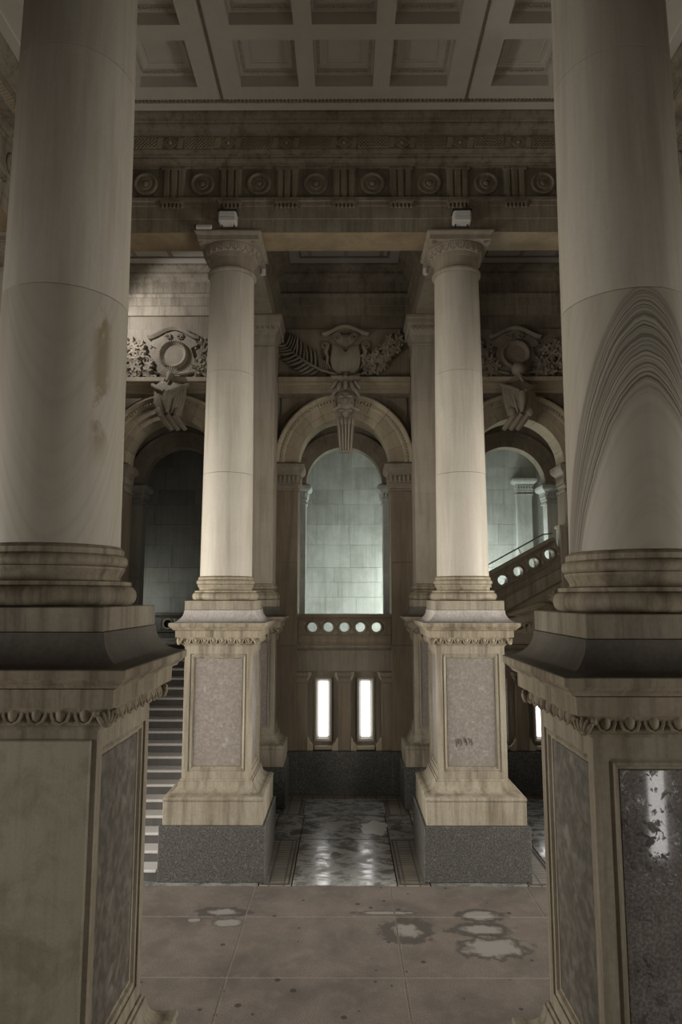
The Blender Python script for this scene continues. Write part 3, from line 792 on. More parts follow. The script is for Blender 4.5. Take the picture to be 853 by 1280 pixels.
# ------------------------------------------------------------------ stairs in the left bay
st = thing('stone_staircase', 'long flight of stone steps with light painted into treads and shade into risers', 'staircase', (-3.92, 10.62, 0))
NS = 19; RH_, TD = .163, .30
for i in range(NS):
    hw = 1.0 if i > 13 else 1.155
    s_ = MB().box(-hw, hw, i * TD, (i + 1) * TD + .02, 0 if i < 2 else i * RH_ - .2, (i + 1) * RH_ - .045).build('step', 'shaded_riser_stone', st)
    MB().cbox(-hw, hw, i * TD - .025, (i + 1) * TD + .004, (i + 1) * RH_ - .044, (i + 1) * RH_, .012).build('tread', 'lit_tread_stone', s_)

# ------------------------------------------------------------------ stair hall behind the arches
landing = struct(MB().box(-2.0, 6.2, 15.72, 18.75, 2.8, 3.08).build('floor_landing', 'wall_stone'), 'stone landing behind the arches')
MB().box(-6.2, -2.02, 16.35, 18.75, 2.8, 3.08).build('landing_end', 'wall_stone', landing)
im = MB()
for bx in (-3.92, 0, 3.92): arch_hole(im, bx, 1.1, 1.1, ISPR, 3.08, 9.3, 16.22, 16.5, 1.96, 24)
wi = struct(im.build('wall_middle', 'wall_stone'), 'inner arcade wall of the stair hall')
for x in (-5.88, -1.96, 1.96, 5.88):
    MB().box(x - .42, x + .42, 15.70, 16.22, 0 if x > -4 and x < -1 or x < -5 else 3.08, 9.3).build('cross_pier', 'wall_stone', wi)
MB().box(-6.0, 6.0, 15.7, 16.22, 8.3, 9.3).build('passage_head', 'dark_stone', wi)
struct(MB().box(-6.2, 6.2, 15.7, 19.0, 9.3, 9.5).build('ceiling_stair_hall', 'wall_stone'), 'plain ceiling of the stair hall')
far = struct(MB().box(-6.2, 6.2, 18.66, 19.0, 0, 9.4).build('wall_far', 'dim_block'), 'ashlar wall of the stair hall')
z = 3.08; row = 0
rnd = random.Random(3)
while z < 9.2:
    h = rnd.choice((.40, .44, .56, .40, .62)); x = -6.1 + rnd.random() * .5
    xa = -6.1
    while xa < 6.1:
        w = rnd.uniform(.75, 1.5); xb = min(xa + w, 6.1)
        if abs(xb + 1.96) < .2: xb = -1.96
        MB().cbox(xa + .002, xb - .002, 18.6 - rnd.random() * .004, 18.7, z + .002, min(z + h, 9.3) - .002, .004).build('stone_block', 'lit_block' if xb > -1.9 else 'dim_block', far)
        xa = xb
    z += h; row += 1
MB().cbox(4.70, 5.12, 18.45, 18.66, 3.08, 6.9, .01).build('wall_strip', 'lit_block', far)
c_ = put('wall_strip_capital', scap, far, (4.91, 18.62, 6.9)); put('leaf_band', sleaf, c_)
struct(MB().box(-2.1, -1.9, 16.5, 18.6, 3.08, 9.3).build('wall_light_block', 'dim_block'), 'added unseen wall that keeps lamplight out of the step bay')  # added to block the lamps, leaves the step bay dark
for s, nm in ((-1, 'wall_stair_left'), (1, 'wall_stair_right')):
    struct(MB().box(s * 6.1 - .1, s * 6.1 + .1, 15.7, 19, 0, 9.4).build(nm, 'dim_block'), 'end wall of the stair hall')
struct(MB().box(-6.1, -1.9, 16.35, 16.5, 0, 2.8).build('wall_step_end', 'dark_stone'), 'wall closing the space below the landing')
# dark pierced parapet across the far end of the step bay
dk = balustrade('dark pierced balustrade at the back of the step bay', (-3.92, 18.2, 3.08), 0, 5, .352, -1.75, 1.75, None, 'dark_stone')

# globe lamps of the stair hall
def globe_lamp(x, y, z, label, power, group=None):
    g_ = thing('globe_lamp', label, 'lamp', (x, y, z), 0, group)
    MB().lathe([(.02, -.85), (.10, -.85), (.10, -.82), (.03, -.78), (.025, -.2), (.06, -.16), (.06, -.12), (.02, -.11)], 16).build('stand', 'dark_metal', g_, 40)
    MB().ball((0, 0, 0), .11, 16, 10).build('globe', 'lit_lamp', g_, 60)
    ld = bpy.data.lights.new('lamp_glow', 'POINT'); ld.energy = power; ld.color = (.90, 1.0, .965); ld.shadow_soft_size = .2
    lo = bpy.data.objects.new('lamp_glow', ld); C.objects.link(lo); lo.parent = g_; lo.location = (0, 0, .0)
    return g_
globe_lamp(1.75, 17.0, 3.93, 'lit globe lamp on the landing behind the pier right of the balustrade', 250)
globe_lamp(3.35, 17.3, 3.93, 'lit globe lamp on the landing behind the foot of the sloping balustrade', 230)
globe_lamp(-5.35, 17.5, 3.93, 'added unseen globe lamp that fills the dark back of the step bay', 22)  # added out of view to lift the dark step bay
globe_lamp(-1.55, 17.3, 3.93, 'lit globe lamp on the landing behind the pier beside the step bay', 28)

# ------------------------------------------------------------------ main entablature (round the hall)
HX, Y0, Y1 = 5.43, 5.08, 10.87
cx0, cy0, hx0, hy0 = 0, (Y0 + Y1) / 2, HX, (Y1 - Y0) / 2
# profiles: (offset outward from hall face; negative = towards the hall), z
ent = struct(MB().ring([(0, 10.27), (0, 10.50), (-.02, 10.505), (-.02, 10.72), (-.03, 10.73), (-.03, 10.80), (-.06, 10.81), (-.06, 10.865), (.02, 10.868), (.62, 10.868), (.62, 10.27)], cx0, cy0, hx0, hy0, True).build('trim_1', 'entablature_stone'), 'weathered stone entablature running round the hall')
MB().ring([(.03, 10.868), (.03, 11.44), (.9, 11.44), (.9, 10.868)], cx0, cy0, hx0, hy0, True).build('frieze', 'frieze_stone', ent)
MB().ring([(.0, 10.262), (.0, 10.268), (.62, 10.268), (.62, 10.262)], cx0, cy0, hx0, hy0, True).build('soffit', 'soffit_stone', ent)
MB().ring([(.9, 11.44), (-.03, 11.44), (-.03, 11.46), (-.07, 11.462), (-.07, 11.475)] + [(-o, z_) for o, z_ in cyma(.075, 11.477, .14, 11.51, 5)] + [(-.15, 11.51), (-.15, 11.535), (-.21, 11.537), (-.21, 11.548), (-.28, 11.55), (-.315, 11.555), (-.315, 11.575), (.9, 11.58)], cx0, cy0, hx0, hy0, True).build('bed_moulding', 'entablature_stone', ent, 25)
MB().ring([(.9, 11.56), (-.305, 11.56), (-.305, 11.80), (.9, 11.80)], cx0, cy0, hx0, hy0, True).build('ornament_band', 'entablature_stone', ent)
MB().ring([(.9, 11.80), (-.33, 11.80), (-.34, 11.82), (-.37, 11.825)] + [(-o, z_) for o, z_ in cyma(.38, 11.83, .46, 11.90, 5)] + [(-.47, 11.905), (-.47, 11.93), (-.49, 11.94)] + [(-o, z_) for o, z_ in cyma(.50, 11.95, .56, 12.03, 5)] + [(-.575, 12.035), (-.575, 12.07), (.9, 12.07)], cx0, cy0, hx0, hy0, True).build('cornice', 'entablature_stone', ent, 25)
def triglyph_mesh():
    mb = MB(); w = .19
    xs_ = [-w, -w + .035, -w + .06, -.09, -.065, -.04, .04, .065, .09, w - .06, w - .035, w]
    ds = [.0, -.05, -.05, -.05, -.012, -.05, -.05, -.012, -.05, -.05, -.05, 0]
    poly = list(zip(xs_, ds)) + [(w, .05), (-w, .05)]
    k = len(poly)
    vs = [(x, y, -.285) for x, y in poly] + [(x, y, .245) for x, y in poly]
    mb.add(vs, [(q, (q + 1) % k, k + (q + 1) % k, k + q) for q in range(k)] + [tuple(range(k))[::-1], tuple(range(k, 2 * k))])
    mb.box(-w - .012, w + .012, -.065, .05, .245, .285)
    return mb.mesh('triglyph', 'entablature_stone')
def regula_mesh():
    mb = MB().box(-.2, .2, -.05, .03, -.05, .0)
    for i in range(6):
        x = -.165 + .066 * i
        mb.lathe([(.026, -.125), (.020, -.05)], 8, (x, -.02))
    return mb.mesh('guttae', 'entablature_stone')
def roundel_mesh():
    pr = [(.0, 0), (.20, 0), (.205, .03), (.195, .048), (.172, .05), (.160, .03), (.15, .022), (.105, .022), (.098, .035), (.088, .042), (.075, .04), (.068, .028), (.055, .026)]
    return MB().lathe(pr, 40).xf(Matrix.Rotation(R(90), 4, 'X')).mesh('roundel', 'entablature_stone', 35)
def boss_mesh():
    return MB().ball((0, -.026, 0), (.056, .04, .056), 16, 10).mesh('boss', 'entablature_stone', 60)
def interlace_mesh():
    mb = MB()
    for r_ in (-.062, 0, .062):
        for ph in (0, PI):
            mb.tube([(-.24 + .48 * i / 24, -.012 - .005 * math.cos(2 * PI * 4 * i / 24 + ph), r_ + .026 * math.sin(2 * PI * 4 * i / 24 + ph)) for i in range(25)], .011, 5)
    fr = [(-.25, -.105), (.25, -.105), (.25, .105), (-.25, .105), (-.25, -.105)]
    for a, b_ in zip(fr, fr[1:]): mb.tube([(a[0], 0, a[1]), (b_[0], 0, b_[1])], .014, 4)
    return mb.mesh('interlace_panel', 'arch_stone', 50)
def lozenge_mesh():
    mb = MB()
    for k_, r_ in ((1.0, .012), (.6, .012)):
        p = [(-.13 * k_, 0), (0, .10 * k_), (.13 * k_, 0), (0, -.10 * k_), (-.13 * k_, 0)]
        for a, b_ in zip(p, p[1:]): mb.tube([(a[0], -.006, a[1]), (b_[0], -.006, b_[1])], r_, 4)
    mb.ball((0, -.01, 0), (.035, .03, .03), 8, 6)
    return mb.mesh('lozenge_panel', 'arch_stone', 50)
def smallp_mesh():
    return MB().exty([(-.06, -.09), (.03, -.09), (.06, .09), (-.03, .09)], -.018, .01).mesh('small_panel', 'arch_stone')
tri, reg, rou, bos, inter, loz, smp = triglyph_mesh(), regula_mesh(), roundel_mesh(), boss_mesh(), interlace_mesh(), lozenge_mesh(), smallp_mesh()
def frieze_run(P, rz, us_t, us_r, us_o):
    def at(u, d, z_):
        v = P + Matrix.Rotation(rz, 3, 'Z') @ Vector((u, d, 0)); return (v.x, v.y, z_)
    for u in us_t:
        put('triglyph', tri, ent, at(u, .03, 11.153), (0, 0, rz)); put('guttae', reg, ent, at(u, -.03, 10.808), (0, 0, rz))
    for u in us_r:
        o_ = put('roundel', rou, ent, at(u, .03, 11.153), (0, 0, rz)); put('boss', bos, o_)
    for u in us_o:
        put('interlace_panel', inter, ent, at(u, -.305, 11.68), (0, 0, rz))
        put('lozenge_panel', loz, ent, at(u + .485, -.305, 11.68), (0, 0, rz))
        put('small_panel', smp, ent, at(u + .31, -.305, 11.68), (0, 0, rz)); put('small_panel', smp, ent, at(u - .31, -.305, 11.68), (0, 0, rz))
frieze_run(Vector((0, Y1, 0)), 0, [.97 * i for i in range(-5, 6)], [.97 * (i + .5) for i in range(-6, 6) if abs(.97 * (i + .5)) < 5.35], [.97 * (i + .5) for i in range(-5, 5)])
for s in (-1, 1):
    # sides of the hall: run along y
    frieze_run(Vector((s * HX, 7.975, 0)), -s * PI / 2, [.97 * i for i in (-2, -1, 0, 1, 2)], [.97 * (i + .5) for i in (-3, -2, -1, 0, 1, 2)], [.97 * (i + .5) for i in (-3, -2, -1, 0, 1)])

# ------------------------------------------------------------------ coffered ceiling
CZ = 12.1; CH = .4525
cxs = [-3.92, -2.755, -1.165, 0, 1.165, 2.755, 3.92]; cys = [9.36, 8.187, 7.014]
ex = [-4.9] + sorted(c + s * CH for c in cxs for s in (-1, 1)) + [4.9]; ey = [5.6] + sorted(c + s * CH for c in cys for s in (-1, 1)) + [10.34]
cm = MB()
for i in range(len(ex) - 1):
    for j in range(len(ey) - 1):
        if i % 2 == 1 and j % 2 == 1: continue
        cm.box(ex[i], ex[i + 1], ey[j], ey[j + 1], CZ, CZ + .4)
ceil = struct(cm.build('ceiling', 'ceiling_paint'), 'painted coffered ceiling of the hall')
MB().box(-9, 9, -1.2, 19.2, 12.52, 12.8).build('roof_slab', 'dark_stone', ceil)
def coffer_frame():
    """lining of one coffer: moulding with inner steps, opening upwards"""
    h = CH
    pr = [(h - .001, CZ + .19), (h - .03, CZ + .192), (h - .045, CZ + .205), (h - .085, CZ + .215), (h - .085, CZ + .245), (h - .12, CZ + .25), (h - .135, CZ + .262), (h - .17, CZ + .265), (h - .17, CZ + .285), (h - .001, CZ + .30)]
    return MB().ring([(o, z_ - CZ) for o, z_ in pr], closed=True).mesh('coffer_moulding', 'ceiling_paint', 25)
def dent():
    mb = MB(); h = CH - .062
    for q in range(4):
        M_ = Matrix.Rotation(PI / 2 * q, 4, 'Z')
        for i in range(22):
            u = -h + (i + .5) * 2 * h / 22
            e = MB().box(u - .009, u + .009, -h - .018, -h + .02, .182, .215); mb.add([tuple(M_ @ Vector(v)) for v in e.v], e.f)
    return mb.mesh('dentils', 'ceiling_paint')
def field():
    mb = MB().box(-CH + .1, CH - .1, -CH + .1, CH - .1, .275, .30)
    mb.ring([(.235, .27), (.25, .262), (.25, .276), (.235, .276)], closed=True)
    return mb.mesh('coffer_field', 'ceiling_paint')
cf, cdn, cfl = coffer_frame(), dent(), field()
for x in cxs:
    for y in cys:
        o_ = put('coffer_moulding', cf, ceil, (x, y, CZ)); put('dentils', cdn, o_); put('coffer_field', cfl, o_)
for x in (-COLX, COLX):
    mb = MB().box(x - .022, x + .022, 5.7, 10.22, CZ - .012, CZ + .01)
    n = 110
    for i in range(n): mb.ball((x, 5.72 + 4.48 * i / n, CZ - .012), (.016, .015, .014), 6, 4)
    mb.build('bead_strip', 'coffer_shadow_paint', ceil)
mb = MB().ring([(.0, CZ - .03), (-.16, CZ - .028), (-.17, CZ - .005), (-.17, CZ + .01), (0, CZ + .01)], 0, 7.975, 4.86, 2.32, True)
mb.build('edge_moulding', 'ceiling_paint', ceil)
mb = MB()
for i in range(150):
    x = -4.6 + 9.2 * i / 149; mb.box(x - .016, x + .016, 10.085, 10.13, CZ - .03, CZ)
mb.build('edge_dentils', 'coffer_shadow_paint', ceil)

# ------------------------------------------------------------------ aisle between colonnade and wall: beams, ceiling, wall cornice
tr2 = struct(MB().box(-6.6, 6.6, 11.70, 15.7, 11.74, 12.0).build('ceiling_aisle', 'aisle_ceiling'), 'plain ceiling of the aisle behind the columns')
for x in (-5.88, -1.96, 1.96, 5.88):
    b_ = struct(MB().cbox(x - .40, x + .40, 11.77, 15.3, 10.28, 11.74, .01).build('trim_%d' % (2 + int((x + 6) / 3.9)), 'pilaster_marble'), 'stone cross beam between column and wall pilaster')
tn = 6
for bx in (-3.92, 0, 3.92):
    pr = [(0, 10.62), (-.02, 10.625), (-.02, 10.84), (-.05, 10.85), (-.05, 11.03), (-.08, 11.04), (-.10, 11.09), (-.10, 11.12), (-.02, 11.13), (-.02, 11.42), (-.05, 11.43), (-.06, 11.46)] + [(-o, z_) for o, z_ in cyma(.07, 11.47, .17, 11.54, 5)] + [(-.20, 11.55), (-.20, 11.60), (-.23, 11.61)] + [(-o, z_) for o, z_ in cyma(.24, 11.62, .31, 11.70, 5)] + [(-.33, 11.70), (-.33, 11.735), (.12, 11.735), (.12, 10.62)]
    o_ = struct(MB().ring(pr, bx, (11.75 + 15.15) / 2, 1.56, (15.15 - 11.75) / 2, True).build('trim_%d' % tn, 'entablature_stone', None, 25), 'moulded cornice round an aisle bay'); tn += 1
    for (x0, x1, y0, y1) in ((-1.0, 1.0, 12.3, 12.34), (-1.0, 1.0, 14.5, 14.54), (-1.0, -.96, 12.34, 14.5), (.96, 1.0, 12.34, 14.5)):
        MB().box(bx + x0, bx + x1, y0, y1, 11.71, 11.745).build('panel_bead', 'coffer_shadow_paint', tr2)
    for k_ in (-.5, 0, .5):
        for e_ in (0, .05): MB().box(bx + k_ * 1.6 + e_, bx + k_ * 1.6 + e_ + .015, 14.25, 14.5, 11.72, 11.745).build('panel_bead', 'coffer_shadow_paint', tr2)

# ------------------------------------------------------------------ carved reliefs above the arches
def blade_mesh():
    """palm leaflet: curved ridged blade lying in XZ, from origin towards +X, raised towards -Y"""
    n = 8; vs = []; fs = []
    for i in range(n + 1):
        t_ = i / n; w = .026 * math.sin(PI * min(1, t_ * .93 + .07)) ** .7; x = .26 * t_; z_ = .035 * math.sin(PI * t_ * .8)
        d = -.035 - .03 * math.sin(PI * t_)
        vs += [(x, 0, z_ - w), (x, d, z_ - w * .35), (x, d * .55, z_ + w * .45), (x, 0, z_ + w)]
    for i in range(n):
        for q in range(4): fs.append((i * 4 + q, i * 4 + (q + 1) % 4, i * 4 + 4 + (q + 1) % 4, i * 4 + 4 + q))
    fs += [(0, 1, 2, 3), (n * 4, n * 4 + 3, n * 4 + 2, n * 4 + 1)]
    return MB().add(vs, fs).mesh('leaf', 'carved_stone', 50)
def lobed_mesh():
    """oak-like leaf, 0.2 long, lobed outline, cupped"""
    out = []
    n = 28
    for i in range(n):
        a = 2 * PI * i / n; r = .07 + .028 * math.cos(5 * a); out.append((r * 1.35 * math.cos(a) + .06, r * math.sin(a)))
    vs = [(x, -.02 - .045 * (1 - abs(z_) / .1), z_) for x, z_ in out] + [(x, .0, z_) for x, z_ in out] + [(.06, -.045, 0)]
    fs = [(i, (i + 1) % n, 2 * n) for i in range(n)] + [(i, n + i, n + (i + 1) % n, (i + 1) % n) for i in range(n)] + [tuple(range(n, 2 * n))]
    return MB().add(vs, fs).mesh('leaf', 'carved_stone', 40)
blade, lobed = blade_mesh(), lobed_mesh()
berry = MB().ball((0, -.02, 0), (.034, .036, .034), 8, 6).mesh('berry', 'carved_stone', 60)
def volute(c, r, turns, s=1, y=-.05, th=.03):
    n = int(18 * turns)
    return MB().tube([(c[0] + s * r * (1 - .8 * i / n) * math.cos(2 * PI * turns * i / n), y - .03 * i / n, c[1] + r * (1 - .8 * i / n) * math.sin(2 * PI * turns * i / n)) for i in range(n + 1)], [th * (1 - .45 * i / n) for i in range(n + 1)], 6)
def scroll_cap(w, zb, zt, y0, n=20):
    """curved broken-pediment cap: swept bar that swells in the middle and flares at the ends"""
    mb = MB(); top = []; bot = []
    for i in range(n + 1):
        u = -1 + 2 * i / n
        zc = zb + (zt - zb) * (math.cos(u * PI * .5) ** 1.6) + .02 * abs(u) ** 6
        top.append((u * w, zc + .035)); bot.append((u * w * .96, zc - .025))
    vs = []; fs = []
    for (xt, zt_), (xb, zb2) in zip(top, bot): vs += [(xt, y0, zt_), (xb, y0 + .05, zb2), (xb, .02, zb2), (xt, .02, zt_)]
    for i in range(n):
        for q in range(4): fs.append((i * 4 + q, i * 4 + (q + 1) % 4, i * 4 + 4 + (q + 1) % 4, i * 4 + 4 + q))
    fs += [(0, 3, 2, 1), (n * 4, n * 4 + 1, n * 4 + 2, n * 4 + 3)]
    return mb.add(vs, fs)
RY = 15.15
def central_relief():
    t_ = thing('shield_relief', 'carved relief of a blank shield between a palm branch and an oak branch', 'relief', (0.03, RY, 9.10))
    # shield
    out = [(-.30, .80), (-.34, .60), (-.36, .45), (-.32, .25), (-.20, .10), (0, .05), (.20, .10), (.32, .25), (.36, .45), (.34, .60), (.30, .80), (.12, .74), (0, .62), (-.12, .74)]
    mb = MB(); k = len(out)
    vs = [(x, 0, z_) for x, z_ in out] + [(x * .95, -.08, .45 + (z_ - .45) * .95) for x, z_ in out] + [(x * .55, -.115, .40 + (z_ - .42) * .55) for x, z_ in out]
    fs = [(i, (i + 1) % k, k + (i + 1) % k, k + i) for i in range(k)] + [(k + i, k + (i + 1) % k, 2 * k + (i + 1) % k, 2 * k + i) for i in range(k)] + [tuple(range(2 * k, 3 * k))]
    mb.add(vs, fs).build('shield', 'carved_stone', t_, 45)
    scroll_cap(.54, 1.0, 1.20, -.16).build('scroll_top', 'carved_stone', t_, 45)
    hd = MB().ball((0, -.04, .92), (.22, .10, .14), 14, 8); hd.ball((0, -.12, .87), (.06, .05, .12), 10, 7)
    hd.build('mask', 'carved_stone', t_, 60)
    for s in (-1, 1):
        volute((s * .19, .96), .10, 1.8, s, -.10).build('volute', 'carved_stone', t_, 60)
        volute((s * .47, .78), .085, 1.6, -s, -.05).build('volute', 'carved_stone', t_, 60)
        MB().tube([(s * .40, -.05, .78), (s * .46, -.07, .62), (s * .40, -.07, .50), (s * .43, -.05, .36), (s * .34, -.04, .22)], [.04, .05, .03, .045, .02], 7).build('strap', 'carved_stone', t_, 60)
    kn = MB()
    for i in range(-2, 3): kn.ball((i * .05, -.09, .07), (.036, .06, .085), 8, 6)
    kn.build('ribbon_knot', 'carved_stone', t_, 60)
    # palm branch
    pb = MB().tube([(-.18, -.06, .09), (-.55, -.07, .19), (-.90, -.07, .38), (-1.20, -.06, .60), (-1.38, -.04, .82)], [.035, .032, .028, .02, .01], 7).build('palm_branch', 'carved_stone', t_, 60)
    import bisect
    path = [Vector((-.40, -.05, .15)), Vector((-.55, -.05, .19)), Vector((-.90, -.05, .38)), Vector((-1.20, -.05, .60)), Vector((-1.38, -.04, .82))]
    for i in range(15):
        f = i / 14 * 3.9; k_ = min(int(f), 3); p = path[k_].lerp(path[k_ + 1], f - k_)
        d = (path[k_ + 1] - path[k_]); a = math.atan2(d.z, d.x)
        L_ = .75 + .7 * math.sin(PI * (i + 1.5) / 17)
        for s in (1, -1):
            put('leaf', blade, pb, p, (0, -(a + s * R(52)), 0), None, (L_ * (1.25 if s < 0 else .95), 1.1, s * 1.15))
    put('leaf', blade, pb, path[-1], (0, -R(125), 0), None, (.7, 1, 1))
    ob = MB().tube([(.18, -.06, .08), (.5, -.06, .12), (.85, -.06, .22)], [.035, .03, .015], 7)
    ob.tube([(.45, -.05, .12), (.75, -.06, .45), (1.05, -.06, .75), (1.3, -.05, .95)], [.03, .028, .022, .012], 7)
    ob = ob.build('oak_branch', 'carved_stone', t_, 60)
    rn = random.Random(5)
    for i in range(52):
        u = rn.random(); x = .42 + .80 * u; lo = .10 + max(0, u - .45) * 1.2; hi = .52 + .5 * u
        z_ = lo + (hi - lo) * rn.random()
        put('leaf', lobed, ob, (x, -.02 - rn.random() * .06, z_), (rn.uniform(-.5, .3), -rn.uniform(-.6, 2.4), rn.uniform(-.4, .4)), None, (1, 1.3, 1.0 + .3 * rn.random()))
    for i in range(16):
        u = rn.random(); put('berry', berry, ob, (.5 + .8 * u, -.08, .2 + .35 * rn.random() + .45 * u))
    return t_
central_relief()
def round_relief(bx, label, seed):
    t_ = thing('roundel_relief', label, 'relief', (bx, RY, 9.10))
    # plate
    out = []
    for u, z_ in ((-.50, .90), (-.55, .80), (-.40, .72), (-.46, .50), (-.62, .40), (-.60, .25), (-.38, .20), (-.30, .05)): out.append((u, z_))
    out = out + [(-u, z_) for u, z_ in out[::-1]] + [(.25, 1.05), (0, 1.14), (-.25, 1.05)]
    MB().exty(out, -.07, .0).build('cartouche', 'carved_stone', t_)
    scroll_cap(.60, .93, 1.16, -.17).build('scroll_top', 'carved_stone', t_, 45)
    pr = [(.0, .0), (.22, .0), (.26, .03), (.27, .06), (.30, .075), (.335, .05), (.345, 0), (0, -.05)]
    MB().lathe([(.345, 0), (.335, .05), (.30, .075), (.27, .06), (.255, .02), (.20, -.015), (.10, -.04), (.001, -.05)], 40, caps=False).xf(Matrix.Translation((0, -.07, .56)) @ Matrix.Rotation(R(90), 4, 'X')).build('dish', 'carved_stone', t_, 60)
    bd = MB()
    for i in range(36):
        a = 2 * PI * i / 36; bd.ball((.30 * math.cos(a), -.15, .56 + .30 * math.sin(a)), .022, 6, 5)
    bd.build('bead_ring', 'carved_stone', t_, 60)
    for s in (-1, 1):
        volute((s * .62, .42), .11, 1.7, s, -.06).build('volute', 'carved_stone', t_, 60)
        volute((s * .13, .98), .075, 1.5, s, -.10, .024).build('volute', 'carved_stone', t_, 60)
        br_ = MB().tube([(s * .15, -.08, .10), (s * .5, -.09, .16), (s * .8, -.08, .12), (s * 1.15, -.06, .2)], [.04, .05, .03, .012], 7).build('branch', 'carved_stone', t_, 60)
        rn = random.Random(seed + s)
        for i in range(44):
            x = s * (.46 + .78 * rn.random()); hi = .88 - .25 * abs(abs(x) - .9); z_ = .08 + (hi - .08) * rn.random() ** 1.2
            if abs(x) < .62 and z_ > .35: z_ = .1 + .2 * rn.random()
            put('leaf', lobed, br_, (x, -.02 - rn.random() * .08, z_), (rn.uniform(-.5, .3), rn.uniform(0, 6.28), rn.uniform(-.4, .4)), None, (1, 1.3, 1 + .3 * rn.random()))
        for i in range(18):
            put('berry', berry, br_, (s * (.45 + .9 * rn.random()), -.09 - .03 * rn.random(), .12 + .6 * rn.random()))
    return t_
round_relief(-3.92, 'carved relief of a beaded round dish with leafy sprays, above the step bay arch', 11)
round_relief(3.92, 'carved relief of a beaded round dish with leafy sprays, above the sloping balustrade', 31)

# keystones
def central_keystone():
    t_ = thing('scroll_keystone', 'tall keystone carved with a grotesque mask above fluted tongues, on the central arch', 'keystone', (.03, 15.0, 7.38))
    # tapering console body
    prof = [(0, .13, -.02), (.12, .15, -.05), (.55, .19, -.12), (.70, .21, -.18), (1.0, .24, -.20), (1.35, .28, -.24), (1.55, .31, -.26), (1.66, .31, -.26)]
    vs = []; fs = []
    for z_, w, y in prof: vs += [(-w, y, z_), (w, y, z_), (w, .25, z_), (-w, .25, z_)]
    for i in range(len(prof) - 1):
        for q in range(4): fs.append((i * 4 + q, i * 4 + (q + 1) % 4, i * 4 + 4 + (q + 1) % 4, i * 4 + 4 + q))
    n = len(prof); fs += [(0, 1, 2, 3), (4 * n - 4, 4 * n - 1, 4 * n - 2, 4 * n - 3)]
    MB().add(vs, fs).build('console', 'carved_stone', t_)
    for i in range(-2, 3):
        MB().tube([(i * .058, -.04, .01), (i * .066, -.10, .30), (i * .075, -.15, .60)], [.022, .024, .028], 6).build('flute', 'carved_stone', t_, 60)
    for i in range(-2, 3):
        MB().ball((i * .085, -.17, .66), (.05, .05, .11), 8, 6).build('tongue', 'carved_stone', t_, 60)
    f = MB()
    f.ball((0, -.24, 1.08), (.20, .13, .26), 14, 10)              # face
    f.ball((0, -.36, 1.06), (.05, .06, .09), 8, 6)                # nose
    for s in (-1, 1):
        f.ball((s * .09, -.335, 1.17), (.075, .05, .035), 8, 6)    # brow
        f.ball((s * .085, -.34, 1.10), (.032, .03, .026), 8, 6)    # eye
        f.ball((s * .12, -.31, .98), (.07, .06, .06), 8, 6)        # cheek
        f.ball((s * .08, -.30, .86), (.085, .05, .04), 8, 6)       # moustache
        f.ball((s * .22, -.20, 1.02), (.05, .07, .12), 8, 6)       # ear leaf
    f.ball((0, -.29, .80), (.09, .06, .10), 8, 6)                  # beard
    f.build('mask', 'carved_stone', t_, 70)
    for i, (x, z_, a) in enumerate(((-.24, 1.30, .5), (.24, 1.30, -.5), (-.15, 1.42, .3), (.15, 1.42, -.3), (0, 1.46, 0), (-.26, 1.46, .6), (.26, 1.46, -.6), (-.2, .92, 1.2), (.2, .92, -1.2))):
        MB().ball((x, -.27, z_), (.055, .06, .13), 8, 7, Matrix.Rotation(a, 3, 'Y')).build('leaf', 'carved_stone', t_, 60)
    MB().cbox(-.33, .33, -.28, .25, 1.60, 1.67, .01).build('top_slab', 'carved_stone', t_)
    MB().add([(-.06, -.30, 1.62), (.06, -.30, 1.62), (0, -.36, 1.64), (0, -.24, 1.80), (-.06, -.15, 1.62), (.06, -.15, 1.62)], [(0, 1, 2), (0, 2, 3), (1, 3, 2), (0, 3, 4), (1, 5, 3), (4, 3, 5), (0, 4, 5, 1)]).build('spike', 'carved_stone', t_)
central_keystone()
